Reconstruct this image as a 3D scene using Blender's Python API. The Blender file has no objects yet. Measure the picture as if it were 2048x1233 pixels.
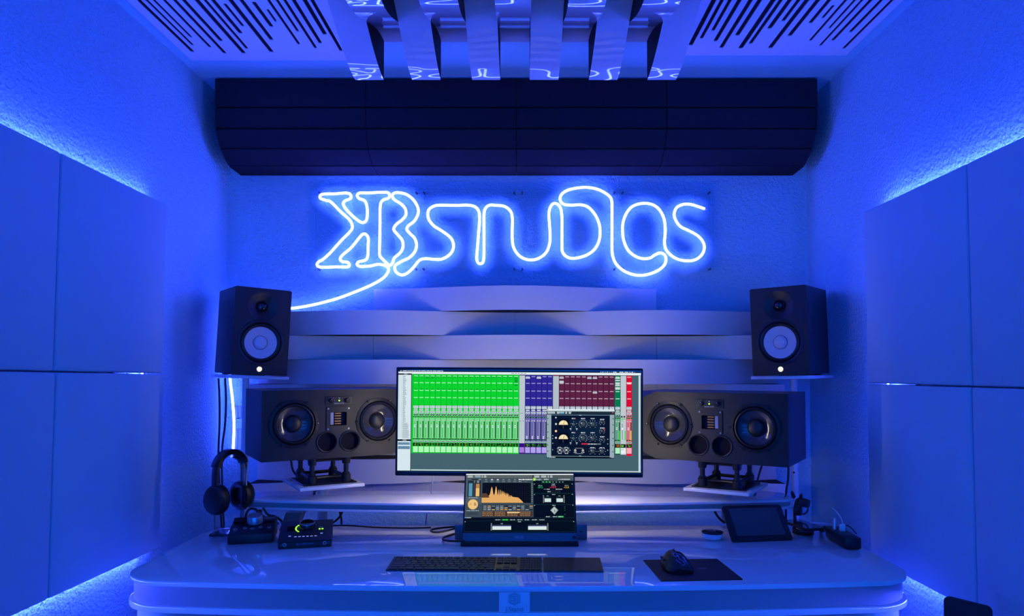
import bpy, bmesh, math, random
from mathutils import Vector, Matrix
random.seed(7)
R = math.radians
scene = bpy.context.scene
col = scene.collection

# ------------------------------------------------------------------ camera
F = 1450.0                       # focal length in pixels of the 2048 wide frame
PITCH = R(2.0)
HZ = 736.0                       # horizon row
VPX = 1045.0
CAMZ = 1.2955
PPY = HZ - F * math.tan(PITCH)
cam_d = bpy.data.cameras.new('camera')
cam = bpy.data.objects.new('camera', cam_d); col.objects.link(cam)
cam.location = (0, 0, CAMZ)
cam.rotation_euler = (R(90) + PITCH, 0, 0)
cam_d.sensor_width = 36; cam_d.lens = F / 2048 * 36
cam_d.shift_x = -(VPX - 1024) / 2048
cam_d.shift_y = (PPY - 616.5) / 2048
cam_d.clip_start = 0.02
scene.camera = cam

# ------------------------------------------------------------------ world, exposure
w = bpy.data.worlds.new('world'); scene.world = w; w.use_nodes = True
w.node_tree.nodes['Background'].inputs[0].default_value = (0.0, 0.004, 0.03, 1)
w.node_tree.nodes['Background'].inputs[1].default_value = 1.0
vs = scene.view_settings
vs.view_transform = 'Standard'; vs.look = 'None'; vs.exposure = 0.0; vs.gamma = 1.0; vs.use_curve_mapping = False
scene.cycles.max_bounces = 10; scene.cycles.diffuse_bounces = 6; scene.cycles.glossy_bounces = 5
scene.cycles.transparent_max_bounces = 12; scene.cycles.sample_clamp_indirect = 6.0

NEON_COL = (0.052, 0.074, 1.0); NEON_STR = 40.0
LED_COL = (0.042, 0.060, 1.0); LED_STR = 310.0
FILL_COL = (0.0, 0.150, 1.0); FILL_STR = 25.0  # blue fill light added on the rear wall
SCREEN_STR = 1.0

# ------------------------------------------------------------------ picture measurements to points in the room
_c, _s = math.cos(PITCH), math.sin(PITCH)
def ray(px, py):
    u = (px - VPX) / F; v = -(py - PPY) / F
    return Vector((u, _c - v * _s, _s + v * _c))
CAM = Vector((0, 0, CAMZ))
def at_y(px, py, Y): r = ray(px, py); return CAM + r * (Y / r.y)
def at_x(px, py, X): r = ray(px, py); return CAM + r * (X / r.x)
def at_z(px, py, Z): r = ray(px, py); return CAM + r * ((Z - CAMZ) / r.z)

# ------------------------------------------------------------------ materials
MATS = {}
def lin(h):
    c = [x / 255 for x in h]
    return tuple((x / 12.92 if x <= .04045 else ((x + .055) / 1.055) ** 2.4) for x in c)
def mat(name, colr, rough=.5, metal=0.0, spec=.5, coat=0.0, bump=None, emit=None, estr=0, trans=0, ior=1.45, var=None, sheen=0):
    m = bpy.data.materials.new(name); m.use_nodes = True
    nt = m.node_tree; b = nt.nodes['Principled BSDF']
    b.inputs['Base Color'].default_value = (*colr, 1)
    b.inputs['Roughness'].default_value = rough
    b.inputs['Metallic'].default_value = metal
    b.inputs['Specular IOR Level'].default_value = spec
    b.inputs['Coat Weight'].default_value = coat
    b.inputs['Coat Roughness'].default_value = .03
    b.inputs['IOR'].default_value = ior
    b.inputs['Transmission Weight'].default_value = trans
    if emit:
        b.inputs['Emission Color'].default_value = (*emit, 1); b.inputs['Emission Strength'].default_value = estr
    if bump or var:
        tc = nt.nodes.new('ShaderNodeTexCoord')
    if bump:      # list of (noise scale, distance, detail)
        prev = None
        for sc_, dist, det in bump:
            n = nt.nodes.new('ShaderNodeTexNoise'); n.inputs['Scale'].default_value = sc_; n.inputs['Detail'].default_value = det
            bp = nt.nodes.new('ShaderNodeBump'); bp.inputs['Strength'].default_value = 1.0; bp.inputs['Distance'].default_value = dist
            nt.links.new(tc.outputs['Object'], n.inputs['Vector'])
            nt.links.new(n.outputs['Fac'], bp.inputs['Height'])
            if prev: nt.links.new(prev.outputs['Normal'], bp.inputs['Normal'])
            prev = bp
        nt.links.new(prev.outputs['Normal'], b.inputs['Normal'])
    if var:       # (scale, amount): slow mottling of the colour
        n = nt.nodes.new('ShaderNodeTexNoise'); n.inputs['Scale'].default_value = var[0]; n.inputs['Detail'].default_value = 5
        mr = nt.nodes.new('ShaderNodeMapRange'); mr.inputs[3].default_value = 1 - var[1]; mr.inputs[4].default_value = 1 + var[1]
        mx = nt.nodes.new('ShaderNodeVectorMath'); mx.operation = 'SCALE'; mx.inputs[0].default_value = colr
        nt.links.new(tc.outputs['Object'], n.inputs['Vector']); nt.links.new(n.outputs['Fac'], mr.inputs[0])
        nt.links.new(mr.outputs[0], mx.inputs['Scale']); nt.links.new(mx.outputs[0], b.inputs['Base Color'])
    MATS[name] = m
    return m
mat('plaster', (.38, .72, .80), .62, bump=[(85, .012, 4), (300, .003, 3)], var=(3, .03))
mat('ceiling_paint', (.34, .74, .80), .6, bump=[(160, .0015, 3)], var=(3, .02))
mat('floor_vinyl', (.20, .19, .18), .4, bump=[(40, .0006, 3)], var=(6, .15))
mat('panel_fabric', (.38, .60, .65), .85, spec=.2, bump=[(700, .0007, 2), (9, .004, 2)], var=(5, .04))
mat('slot_board', (.86, .86, .86), .28, spec=.5, bump=[(400, .0001, 2)], var=(6, .02))
mat('black_felt', (.012, .012, .020), .95, spec=.1, bump=[(500, .001, 2)])
mat('gloss_white', (.84, .84, .84), .07, coat=.6, bump=[(25, .00012, 2)])
mat('wave_gloss', (.72, .70, .68), .035, coat=1.0, bump=[(7, .0004, 1)], var=(18, .04))
mat('wave_matte', (.76, .74, .73), .42, bump=[(450, .0002, 2)], var=(8, .03))
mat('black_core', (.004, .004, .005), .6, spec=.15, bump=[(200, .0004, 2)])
mat('foam', (.022, .022, .026), .95, spec=.1, bump=[(900, .0015, 2), (60, .001, 2)], var=(30, .12))
mat('black_vinyl', (.022, .022, .024), .48, bump=[(900, .0003, 2)], var=(40, .1))
mat('speaker_front', (.013, .013, .014), .5, bump=[(700, .00035, 2)], var=(40, .1))
mat('rubber', (.010, .010, .011), .38, spec=.4, var=(60, .1))
mat('black_gloss', (.008, .008, .009), .12, coat=.3, var=(60, .1))
mat('black_plastic', (.012, .012, .013), .4, bump=[(900, .0002, 2)], var=(60, .1))
mat('matte_black', (.010, .010, .011), .62, var=(60, .1))
mat('paper_cone', (.62, .62, .64), .5, bump=[(300, .0003, 2)], var=(30, .04))
mat('graphite_cone', (.030, .030, .034), .16, coat=.5, bump=[(50, .0009, 2)], var=(40, .15))
mat('copper_foil', (.45, .26, .10), .35, metal=.9, bump=[(200, .0004, 2)], var=(60, .15))
mat('silver', (.55, .55, .57), .28, metal=.85, var=(60, .05))
mat('grey_metal', (.16, .16, .17), .35, metal=.6, var=(60, .08))
mat('dark_key', (.030, .030, .033), .45, var=(60, .06))
mat('space_grey', (.10, .10, .105), .33, metal=.7, var=(40, .05))
mat('white_plastic', (.78, .78, .78), .3, var=(40, .03))
mat('white_print', (.55, .55, .58), .6, var=(40, .03))
mat('grey_print', (.22, .22, .26), .5, var=(40, .03))
mat('blue_print', (.34, .30, .62), .4, var=(40, .03))
mat('desk_white', (.80, .80, .80), .045, coat=.5, spec=.5, bump=[(3, .00005, 1)], var=(5, .01))
mat('desk_front', (.30, .30, .31), .35, bump=[(300, .0002, 2)], var=(10, .04))
mat('desk_engrave', (.28, .28, .30), .4, var=(40, .03))
mat('pole_white', (.72, .71, .69), .3, var=(20, .03))
mat('screen_glass', (.006, .006, .007), .07, coat=.2, var=(40, .05))
mat('phone_glass', (.05, .05, .055), .06, coat=.4, var=(40, .05))
mat('neon', (.8, .8, .9), .4, emit=NEON_COL, estr=NEON_STR)
mat('led', (.8, .8, .9), .4, emit=LED_COL, estr=LED_STR)
mat('rear_fill', (.8, .8, .9), .4, emit=FILL_COL, estr=FILL_STR)
mat('led_green', (.1, .4, .05), .4, emit=(.35, 1.0, .02), estr=2.2)
mat('led_badge', (.8, .8, .6), .4, emit=(1.0, .92, .52), estr=1.5)
mat('led_white', (.8, .8, .9), .4, emit=(.55, .7, 1.0), estr=.32)
mat('bias_white', (.8, .8, .8), .4, emit=(1.0, .88, .74), estr=50.0)
mat('cable_black', (.010, .010, .011), .5, var=(40, .1))
mat('cable_white', (.62, .62, .62), .45, var=(40, .03))
def clear(name, tint, fac, ior=1.49):
    m = bpy.data.materials.new(name); m.use_nodes = True; nt = m.node_tree; nt.nodes.clear()
    o = nt.nodes.new('ShaderNodeOutputMaterial'); mx = nt.nodes.new('ShaderNodeMixShader')
    t = nt.nodes.new('ShaderNodeBsdfTransparent'); t.inputs[0].default_value = (*tint, 1)
    g = nt.nodes.new('ShaderNodeBsdfGlossy'); g.inputs['Roughness'].default_value = .04
    fr = nt.nodes.new('ShaderNodeFresnel'); fr.inputs[0].default_value = ior
    ad = nt.nodes.new('ShaderNodeMath'); ad.operation = 'ADD'; ad.inputs[1].default_value = fac
    ns = nt.nodes.new('ShaderNodeTexNoise'); ns.inputs['Scale'].default_value = 30
    bp = nt.nodes.new('ShaderNodeBump'); bp.inputs['Distance'].default_value = .0001
    nt.links.new(ns.outputs['Fac'], bp.inputs['Height']); nt.links.new(bp.outputs['Normal'], g.inputs['Normal'])
    nt.links.new(fr.outputs[0], ad.inputs[0]); nt.links.new(ad.outputs[0], mx.inputs[0])
    nt.links.new(t.outputs[0], mx.inputs[1]); nt.links.new(g.outputs[0], mx.inputs[2]); nt.links.new(mx.outputs[0], o.inputs[0])
    MATS[name] = m
clear('acrylic', (.992, .994, .996), .0, 1.22)
clear('acrylic_edge', (.80, .84, .90), .03)
def screen_mat(name):
    m = bpy.data.materials.new(name); m.use_nodes = True; nt = m.node_tree; b = nt.nodes['Principled BSDF']
    a = nt.nodes.new('ShaderNodeVertexColor'); a.layer_name = 'Col'
    b.inputs['Base Color'].default_value = (.004, .004, .004, 1); b.inputs['Roughness'].default_value = .5; b.inputs['Specular IOR Level'].default_value = .12
    nt.links.new(a.outputs['Color'], b.inputs['Emission Color']); b.inputs['Emission Strength'].default_value = SCREEN_STR
    MATS[name] = m
screen_mat('screen_image')

# ------------------------------------------------------------------ mesh helpers
def new(): return bmesh.new()
def bx(bm, c, s, bev=0, seg=2, M=None):
    r = bmesh.ops.create_cube(bm, size=1)
    vs_ = r['verts']
    bmesh.ops.scale(bm, vec=s, verts=vs_)
    if bev:
        ed = list({e for v in vs_ for e in v.link_edges})
        q = bmesh.ops.bevel(bm, geom=ed, offset=bev, segments=seg, profile=.5, affect='EDGES')
        vs_ = list({v for f in q['faces'] for v in f.verts} | {v for v in vs_ if v.is_valid})
    T = Matrix.Translation(c)
    bmesh.ops.transform(bm, matrix=(M @ T) if M else T, verts=vs_)
    return vs_
def ring_faces(bm, rings, closed=True, cap0=False, cap1=False):
    n = len(rings[0])
    for a, b in zip(rings, rings[1:]):
        for i in range(n if closed else n - 1):
            j = (i + 1) % n
            try: bm.faces.new((a[i], a[j], b[j], b[i]))
            except ValueError: pass
    if cap0: bm.faces.new(list(reversed(rings[0])))
    if cap1: bm.faces.new(rings[-1])
def lathe(bm, prof, n=32, M=None, cap0=True, cap1=True, sx=1.0, sy=1.0):
    """prof: (radius, height) list; axis is local z, M places it"""
    M = M or Matrix()
    rings = []
    for r, h in prof:
        r = max(r, 1e-5)
        rings.append([bm.verts.new(M @ Vector((r * sx * math.cos(2 * math.pi * i / n), r * sy * math.sin(2 * math.pi * i / n), h))) for i in range(n)])
    ring_faces(bm, rings, True, cap0, cap1)
FACE = Matrix(((1, 0, 0, 0), (0, 0, -1, 0), (0, 1, 0, 0), (0, 0, 0, 1)))   # local z points out of a front face (-y)
def onface(x, z, y=0.0): return Matrix.Translation((x, y, z)) @ FACE
def cyl(bm, p0, p1, r0, r1=None, n=20):
    p0, p1 = Vector(p0), Vector(p1); d = p1 - p0
    M = Matrix.Translation(p0) @ d.to_track_quat('Z', 'Y').to_matrix().to_4x4()
    lathe(bm, [(r0, 0), (r1 if r1 is not None else r0, d.length)], n, M)
def spline(pts, k=8, closed=False):
    P = [Vector(p) for p in pts]; out = []
    n = len(P)
    for i in range(n if closed else n - 1):
        p1, p2 = P[i], P[(i + 1) % n]
        p0 = P[i - 1] if (i or closed) else p1 * 2 - p2
        p3 = P[(i + 2) % n] if (closed or i + 2 < n) else p2 * 2 - p1
        for j in range(k):
            t = j / k
            out.append(.5 * ((2 * p1) + (p2 - p0) * t + (2 * p0 - 5 * p1 + 4 * p2 - p3) * t * t + (3 * p1 - p0 - 3 * p2 + p3) * t ** 3))
    if not closed: out.append(P[-1])
    return out
def tube(bm, pts, r, n=8, cap=True, closed=False, flat=1.0):
    pts = [Vector(p) for p in pts]
    rings = []; up = None; m = len(pts)
    for i, p in enumerate(pts):
        a = pts[i - 1] if (i or closed) else p
        b = pts[(i + 1) % m] if (i + 1 < m or closed) else p
        t = (b - a)
        if t.length < 1e-9: t = Vector((0, 0, 1))
        t.normalize()
        if up is None:
            up = Vector((0, -1, 0)) if abs(t.y) < .9 else Vector((0, 0, 1))
        up = (up - t * up.dot(t)); up.normalize()
        sd = t.cross(up)
        rr = r[i] if isinstance(r, (list, tuple)) else r
        rings.append([bm.verts.new(p + up * (math.cos(2 * math.pi * k / n) * rr * flat) + sd * (math.sin(2 * math.pi * k / n) * rr)) for k in range(n)])
    if closed: rings.append(rings[0])
    ring_faces(bm, rings, True, cap and not closed, cap and not closed)
def prism(bm, outline, z0, z1, M=None, bev=0, seg=2):
    M = M or Matrix()
    bot = [bm.verts.new((x, y, z0)) for x, y in outline]
    f = bm.faces.new(bot)
    bm.normal_update()
    if f.normal.z > 0: f.normal_flip()
    r = bmesh.ops.extrude_face_region(bm, geom=[f])
    top = [v for v in r['geom'] if isinstance(v, bmesh.types.BMVert)]
    bmesh.ops.translate(bm, vec=(0, 0, z1 - z0), verts=top)
    allv = bot + top
    if bev:
        ed = [e for e in bm.edges if (e.verts[0] in set(top) and e.verts[1] in set(top)) or (e.verts[0] in set(bot) and e.verts[1] in set(bot))]
        q = bmesh.ops.bevel(bm, geom=ed, offset=bev, segments=seg, profile=.5, affect='EDGES')
        allv = list({v for fc in q['faces'] for v in fc.verts} | {v for v in allv if v.is_valid})
    bmesh.ops.transform(bm, matrix=M, verts=allv)
def rrect(w, h, r, n=5, cx=0, cy=0):
    out = []
    for sx, sy, a0 in ((1, 1, 0), (-1, 1, 90), (-1, -1, 180), (1, -1, 270)):
        for i in range(n + 1):
            a = R(a0 + 90 * i / n)
            out.append((cx + sx * (w / 2 - r) + r * math.cos(a), cy + sy * (h / 2 - r) + r * math.sin(a)))
    return out
def circ(r, n=32, cx=0, cy=0): return [(cx + r * math.cos(2 * math.pi * i / n), cy + r * math.sin(2 * math.pi * i / n)) for i in range(n)]
def plate_holes(bm, outer, holes, z0, z1, M=None):
    """flat plate with real holes; local z is the thickness"""
    M = M or Matrix()
    for zz, flip in ((z0, True), (z1, False)):
        loops = []; edges = []
        for lp in [outer] + holes:
            v = [bm.verts.new((x, y, zz)) for x, y in lp]; loops.append(v)
            for i in range(len(v)): edges.append(bm.edges.new((v[i], v[(i + 1) % len(v)])))
        bmesh.ops.triangle_fill(bm, use_beauty=True, use_dissolve=False, edges=edges)
        if flip: low = loops
        else: high = loops
    for a, b in zip(low, high):
        for i in range(len(a)):
            j = (i + 1) % len(a); bm.faces.new((a[i], a[j], b[j], b[i]))
    vv = [v for L in low + high for v in L]
    bmesh.ops.transform(bm, matrix=M, verts=vv)
def finish(bm, name, smooth=35):
    bmesh.ops.recalc_face_normals(bm, faces=bm.faces)
    me = bpy.data.meshes.new(name); bm.to_mesh(me); bm.free()
    if smooth:
        me.polygons.foreach_set('use_smooth', [True] * len(me.polygons))
        me.set_sharp_from_angle(angle=R(smooth))
    return me
def obj(name, bm, m, parent=None, smooth=35, label=None):
    me = bm if isinstance(bm, bpy.types.Mesh) else finish(bm, name, smooth)
    o = bpy.data.objects.new(name, me); col.objects.link(o)
    if m is not None:
        if not me.materials: me.materials.append(MATS[m])
    if parent: o.parent = parent
    if label: o['label'] = label
    return o
def thing(name, label, cat, loc=(0, 0, 0), rotz=0, group=None, tilt=0, roll=0):
    o = bpy.data.objects.new(name, None); col.objects.link(o); o.empty_display_size = .05
    o.location = loc; o.rotation_euler = (tilt, roll, rotz)
    o['label'] = label; o['category'] = cat
    if group: o['group'] = group
    return o
def tag(o, label, cat, group=None):
    o['label'] = label; o['category'] = cat
    if group: o['group'] = group
    return o
def struct(name, bm, m, parent=None, smooth=0):
    o = obj(name, bm, m, parent, smooth); o['kind'] = 'structure'; return o
def text(name, s, size, m, parent, M, extrude=.0004, align='CENTER', label=None):
    c = bpy.data.curves.new('lettering', 'FONT'); c.body = s; c.size = size; c.extrude = extrude; c.align_x = align; c.align_y = 'CENTER'
    c.resolution_u = 3
    t = bpy.data.objects.new('lettering', c); col.objects.link(t)
    dg = bpy.context.evaluated_depsgraph_get()
    me = bpy.data.meshes.new_from_object(t.evaluated_get(dg)); me.name = name
    bpy.data.objects.remove(t); bpy.data.curves.remove(c)
    me.transform(M)
    me.materials.clear(); me.materials.append(MATS[m])
    o = bpy.data.objects.new(name, me); col.objects.link(o); o.parent = parent
    if label: o['label'] = label
    return o
class Rects:
    """flat picture of a lit screen: coloured patches in picture units, laid on the local xz plane"""
    def __init__(s, x0, y0, x1, y1, W, H): s.a = (x0, y0, x1, y1, W, H); s.v = []; s.f = []; s.c = []
    def pt(s, x, y, l):
        x0, y0, x1, y1, W, H = s.a
        x = min(max(x, x0), x1); y = min(max(y, y0), y1)
        return ((x - x0) / (x1 - x0) * W - W / 2, -l * .00006, H - (y - y0) / (y1 - y0) * H)
    def poly(s, pts, c, l=1):
        b = len(s.v); s.v += [s.pt(x, y, l) for x, y in pts]; s.f.append(list(range(b, b + len(pts)))); s.c.append((*lin(c), 1))
    def r(s, x0, y0, x1, y1, c, l=1): s.poly([(x0, y1), (x1, y1), (x1, y0), (x0, y0)], c, l)
    def disc(s, cx, cy, r, c, l=1, a0=0, a1=360, n=16):
        p = [(cx + r * math.cos(R(a0 + (a1 - a0) * i / n)), cy - r * math.sin(R(a0 + (a1 - a0) * i / n))) for i in range(n + (0 if a1 - a0 == 360 else 1))]
        s.poly(p, c, l)
    def dash(s, x, y, w, h, c, l=2, n=4):
        """a run of small words"""
        u = x
        while u < x + w - 1:
            k = random.uniform(.6, 1.5) * w / n
            s.r(u, y, min(u + k * .78, x + w), y + h, c, l); u += k
    def build(s, name, parent):
        me = bpy.data.meshes.new(name); me.from_pydata(s.v, [], s.f)
        ca = me.color_attributes.new('Col', 'FLOAT_COLOR', 'CORNER')
        k = 0
        for p, c in zip(me.polygons, s.c):
            for _ in p.vertices: ca.data[k].color = c; k += 1
        me.materials.append(MATS['screen_image'])
        o = bpy.data.objects.new(name, me); col.objects.link(o); o.parent = parent
        return o

# ================================================================== THE ROOM
XL, XR, YB, YR, ZC = -1.272, 1.226, 3.10, -1.5, 2.442
T = .1
def slab(x0, x1, y0, y1, z0, z1):
    b = new(); bx(b, ((x0 + x1) / 2, (y0 + y1) / 2, (z0 + z1) / 2), (x1 - x0, y1 - y0, z1 - z0)); return b
struct('floor', slab(XL - T, XR + T, YR - T, YB + T, -T, 0), 'floor_vinyl')
struct('ceiling', slab(XL - T, XR + T, YR - T, YB + T, ZC, ZC + T), 'ceiling_paint')
struct('wall_back', slab(XL - T, XR + T, YB, YB + T, 0, ZC), 'plaster')
struct('wall_left', slab(XL - T, XL, YR, YB, 0, ZC), 'plaster')
struct('wall_right', slab(XR, XR + T, YR, YB, 0, ZC), 'plaster')
struct('wall_rear', slab(XL - T, XR + T, YR - T, YR, 0, ZC), 'plaster')

# ------------------------------------------------------------------ side wall panels with led tape behind
def wall_panels(side):
    s = -1 if side == 'left' else 1
    xf = -1.186 if s < 0 else 1.137            # face of the panels
    yf = 2.395
    if s < 0: zt, zm, zb = at_x(333, 408, xf).z, at_x(324, 748, xf).z, at_x(320, 1098, xf).z
    else:     zt, zm, zb = at_x(1730, 422, xf).z, at_x(1734, 768, xf).z, at_x(1734, 1114, xf).z
    tilt = R(1.0) if s < 0 else R(.5)
    dep = .558; th = .060
    names = {('up', 0): 'upper', ('lo', 0): 'lower'}
    for c in range(2):
        for row, (z0, z1) in (('upper', (zm, zt)), ('lower', (zb, zm))):
            where = 'at the end near the back wall' if c == 0 else 'cut off by the picture edge'
            if c == 0: lab = f'{row} blue-lit square fabric panel on the {side} wall, nearer the back wall'
            else: lab = f'{row} blue-lit square fabric panel on the {side} wall, cut by the picture edge'
            b = new()
            h = z1 - z0 - .004
            bx(b, (0, 0, h / 2), (th, dep - .004, h), .006, 3)
            o = obj('acoustic_panel', b, 'panel_fabric', None, 40)
            tag(o, lab, 'panel', f'square fabric panels on the {side} wall')
            yc = yf - dep * (c + .5)
            zoff = (yf - yc) * math.tan(tilt)
            o.location = (xf + s * th / 2, yc, z0 + .002 + zoff)
            o.rotation_euler = (-tilt, 0, 0)
    # led tape on stand-off rails along the rim
    t = thing('led_strip', f'glowing blue led tape hidden behind the {side} wall panels', 'led strip')
    xm = xf + s * (th + .002)
    yn = yf - 2 * dep + .03
    def zt_(y, z): return z + (yf - y) * math.tan(tilt)
    def run(p, q, inset=0):
        p, q = Vector(p), Vector(q); c = (p + q) / 2; d = q - p
        b = new(); bx(b, (0, 0, 0), (.0015, .009, d.length), 0, 1, Matrix.Translation(c) @ Matrix.Rotation(math.atan2(-d.y, d.z), 4, 'X')); obj('led_tape', b, 'led', t, 0)
    run((xm, yf + .03, zt_(yf, zt) + .006), (xm, yn, zt_(yn, zt) + .006))
    run((xm, yf + .03, zt_(yf, zb) - .006), (xm, yn, zt_(yn, zb) - .006))
    run((xm, yf - .014, zb + .06), (xm, yf - .014, zt - .06))
    # the panels hang on two battens fixed to the wall
    wx = (XL if s < 0 else XR)
    for y in (yf - .2, yf - .9):
        xa, xb = sorted((xf + s * th, wx))
        b = new(); bx(b, ((xa + xb) / 2, y, (zb + zt) / 2), (xb - xa, .03, (zt - zb) * .85))
        obj('mounting_batten', b, 'white_plastic', t, 0)
wall_panels('left'); wall_panels('right')
# added blue fill tubes behind the camera, brightening surfaces that face it
t = thing('led_strip', 'added blue fill tubes on the unseen rear wall behind the camera', 'led strip')
for z in (.45, 1.25, 2.05):
    b = new(); tube(b, [(-1.1, YR + .05, z), (1.05, YR + .05, z)], .02, 10); obj('fill_tube', b, 'rear_fill', t, 60)
    for x in (-.9, .85):
        b = new(); bx(b, (x, YR + .016, z), (.03, .031, .05), .003, 1); obj('tube_bracket', b, 'white_plastic', t)

# ------------------------------------------------------------------ ceiling: slotted boards
ZP = ZC - .011
SL = [(615, 510, 40), (615, 445, 28), (600, 368, 28), (785, 465, 32), (930, 525, 36), (895, 405, 40), (1115, 525, 44), (1145, 480, 32),
      (1085, 330, 42), (1105, 260, 32, 910, 35), (1385, 512, 44), (1385, 393, 40), (1385, 265, 40, 1195, 18), (1425, 213, 26, 1330, 90),
      (1650, 435, 28), (1640, 310, 28), (1815, 475, 30), (1860, 425, 36), (1905, 340, 42), (2062, 500, 34)]
SR = [(52, 455, 44), (160, 388, 34), (275, 310, 34), (300, 415, 40), (357, 483, 40), (517, 358, 44), (550, 488, 48), (650, 440, 38),
      (838, 290, 46), (975, 215, 40), (845, 485, 46), (1040, 362, 46), (1247, 235, 42), (1372, 185, 30, 1480, 52), (1245, 413, 30),
      (1438, 288, 28), (1347, 460, 28), (1470, 410, 36), (1648, 325, 38), (1580, 490, 32)]
def slot_board(side, L, ox, sc_, xa, xb, yfar):
    t = thing('ceiling_panel', f'white slotted acoustic board on the ceiling, {side} of the glossy wave panel', 'ceiling panel', group='slotted ceiling boards')
    ynear = yfar - 1.2
    slots = []
    for e in L:
        p = at_z(ox + e[0] / sc_, e[1] / sc_, ZP)
        wd = e[2] / sc_ * p.y / F * 1.02
        if len(e) > 3: yn = at_z(ox + e[3] / sc_, e[4] / sc_, ZP).y
        else: yn = ynear + random.uniform(.05, .4)
        slots.append([p.x - wd / 2, p.x + wd / 2, yn, p.y])
    slots.sort()
    for a, b in zip(slots, slots[1:]):
        if b[0] < a[1] + .004:
            m = (a[1] + b[0]) / 2
            if min(a[3], b[3]) > max(a[2], b[2]): a[1] = m - .002; b[0] = m + .002
    holes = []
    for x0, x1, y0, y1 in slots:
        holes.append(rrect(x1 - x0, y1 - y0, (x1 - x0) * .35, 3, (x0 + x1) / 2, (y0 + y1) / 2))
    b = new()
    plate_holes(b, [(xa, ynear), (xb, ynear), (xb, yfar), (xa, yfar)], holes, ZP, ZC - .0075)
    obj('slotted_board', b, 'slot_board', t, 0)
    b = new(); bx(b, ((xa + xb) / 2, (ynear + yfar) / 2, ZC - .0036), (xb - xa - .004, yfar - ynear - .004, .0070))
    obj('felt_backing', b, 'black_felt', t, 0, label='black felt behind the slots')
pl = at_z(383, 121, ZP); pr = at_z(1692, 111, ZP)
xdl = at_y(700, 160, 2.5).x
# ------------------------------------------------------------------ ceiling: glossy wave panel
Yd = at_z(768, 84, ZC - .012).y
zlow = at_y(768, 160, Yd).z
edges = [710, 768, 824, 882, 944, 1001, 1059, 1117, 1177, 1235, 1294, 1352]
ex = [at_y(e, 161, Yd).x for e in edges]
HALF = .57
def wave_z(y, phase):
    hi = ZC - .012
    return (hi + zlow) / 2 - (hi - zlow) / 2 * math.cos(math.pi * (Yd - y) / HALF + phase)
t = thing('wave_diffuser', 'glossy white wave diffuser of interleaved curved bands on the ceiling', 'diffuser')
N = 56
for i in range(11):
    x0, x1 = ex[i], ex[i + 1]
    phase = 0 if i % 2 == 0 else math.pi
    g = .0006
    b = new(); rows = []
    for k in range(N + 1):
        y = Yd - 2 * HALF * k / N
        z = wave_z(y, phase)
        rows.append([b.verts.new((x0 + g, y, ZC)), b.verts.new((x0 + g, y, z)), b.verts.new((x1 - g, y, z)), b.verts.new((x1 - g, y, ZC))])
    for r0, r1 in zip(rows, rows[1:]):
        for q in range(3):
            f = b.faces.new((r0[q], r0[q + 1], r1[q + 1], r1[q])); f.material_index = 0 if q == 1 else 1
        f = b.faces.new((r0[3], r0[0], r1[0], r1[3])); f.material_index = 1
    b.faces.new(rows[0]).material_index = 1; b.faces.new(list(reversed(rows[-1]))).material_index = 1
    me = finish(b, 'wave_band', 30)
    me.materials.append(MATS['wave_gloss']); me.materials.append(MATS['black_core'])
    obj('wave_band', me, None, t)
slot_board('left', SL, 260, 4.876, pl.x, ex[0] - .004, pl.y)
slot_board('right', SR, 1370, 4.995, ex[-1] + .004, pr.x, pr.y)

# ------------------------------------------------------------------ bass traps under the ceiling
xe = at_y(482, 347, YB - .005).x; xr_ = at_y(1585, 348, YB - .005).x
prof_px = [(430, 215), (431, 257), (440, 297), (457, 331)]
pp = [at_x(px, py, xe) for px, py in prof_px]
prof = [(pp[0].y - .002, ZC - .004)] + [(p.y, p.z) for p in pp] + [(YB - .002, pp[-1].z - .004)]
wm = (xr_ - xe) / 4
where = ['first from the left wall', 'second from the left wall', 'second from the right wall', 'first from the right wall']
for m_ in range(4):
    t = thing('bass_trap', f'dark grooved foam bass trap along the ceiling edge, {where[m_]}', 'bass trap', (xe + wm * (m_ + .5), 0, 0), group='dark foam bass traps over the sign')
    hw = wm / 2 - .0012
    # core behind the ribs
    b = new()
    core = [(y + .016 if i < 4 else y, z + .010) for i, (y, z) in enumerate(prof[:-1])]
    core[0] = (core[0][0], ZC - .004)
    poly = core + [(YB - .002, prof[-1][1] + .012), (YB - .002, ZC - .004)]
    va = [[b.verts.new((sx * (hw - .003), y, z)) for y, z in poly] for sx in (-1, 1)]
    b.faces.new(va[0]); b.faces.new(va[1])
    for i in range(len(poly)):
        j = (i + 1) % len(poly); b.faces.new((va[0][i], va[0][j], va[1][j], va[1][i]))
    obj('core', b, 'foam', t, 0)
    for i in range(5):
        (y0, z0), (y1, z1) = prof[i], prof[i + 1]
        d = Vector((y1 - y0, z1 - z0)); L = d.length; d.normalize(); nrm = Vector((d.y, -d.x))   # outward
        if nrm.x > 0 and i < 4: nrm = -nrm
        if i == 4: nrm = Vector((0, -1))
        a = Vector((y0, z0)) + d * .0022; e = Vector((y1, z1)) - d * .0022
        sec = [a + nrm * .0, a + d * .003 + nrm * .004, e - d * .003 + nrm * .004, e, e - nrm * .018, a - nrm * .018]
        b = new()
        va = [[b.verts.new((sx * hw, q.x, min(q.y, ZC - .003))) for q in sec] for sx in (-1, 1)]
        b.faces.new(va[0]); b.faces.new(va[1])
        for k in range(6):
            j = (k + 1) % 6; b.faces.new((va[0][k], va[0][j], va[1][j], va[1][k]))
        obj('foam_rib', b, 'foam', t, 0)

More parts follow.
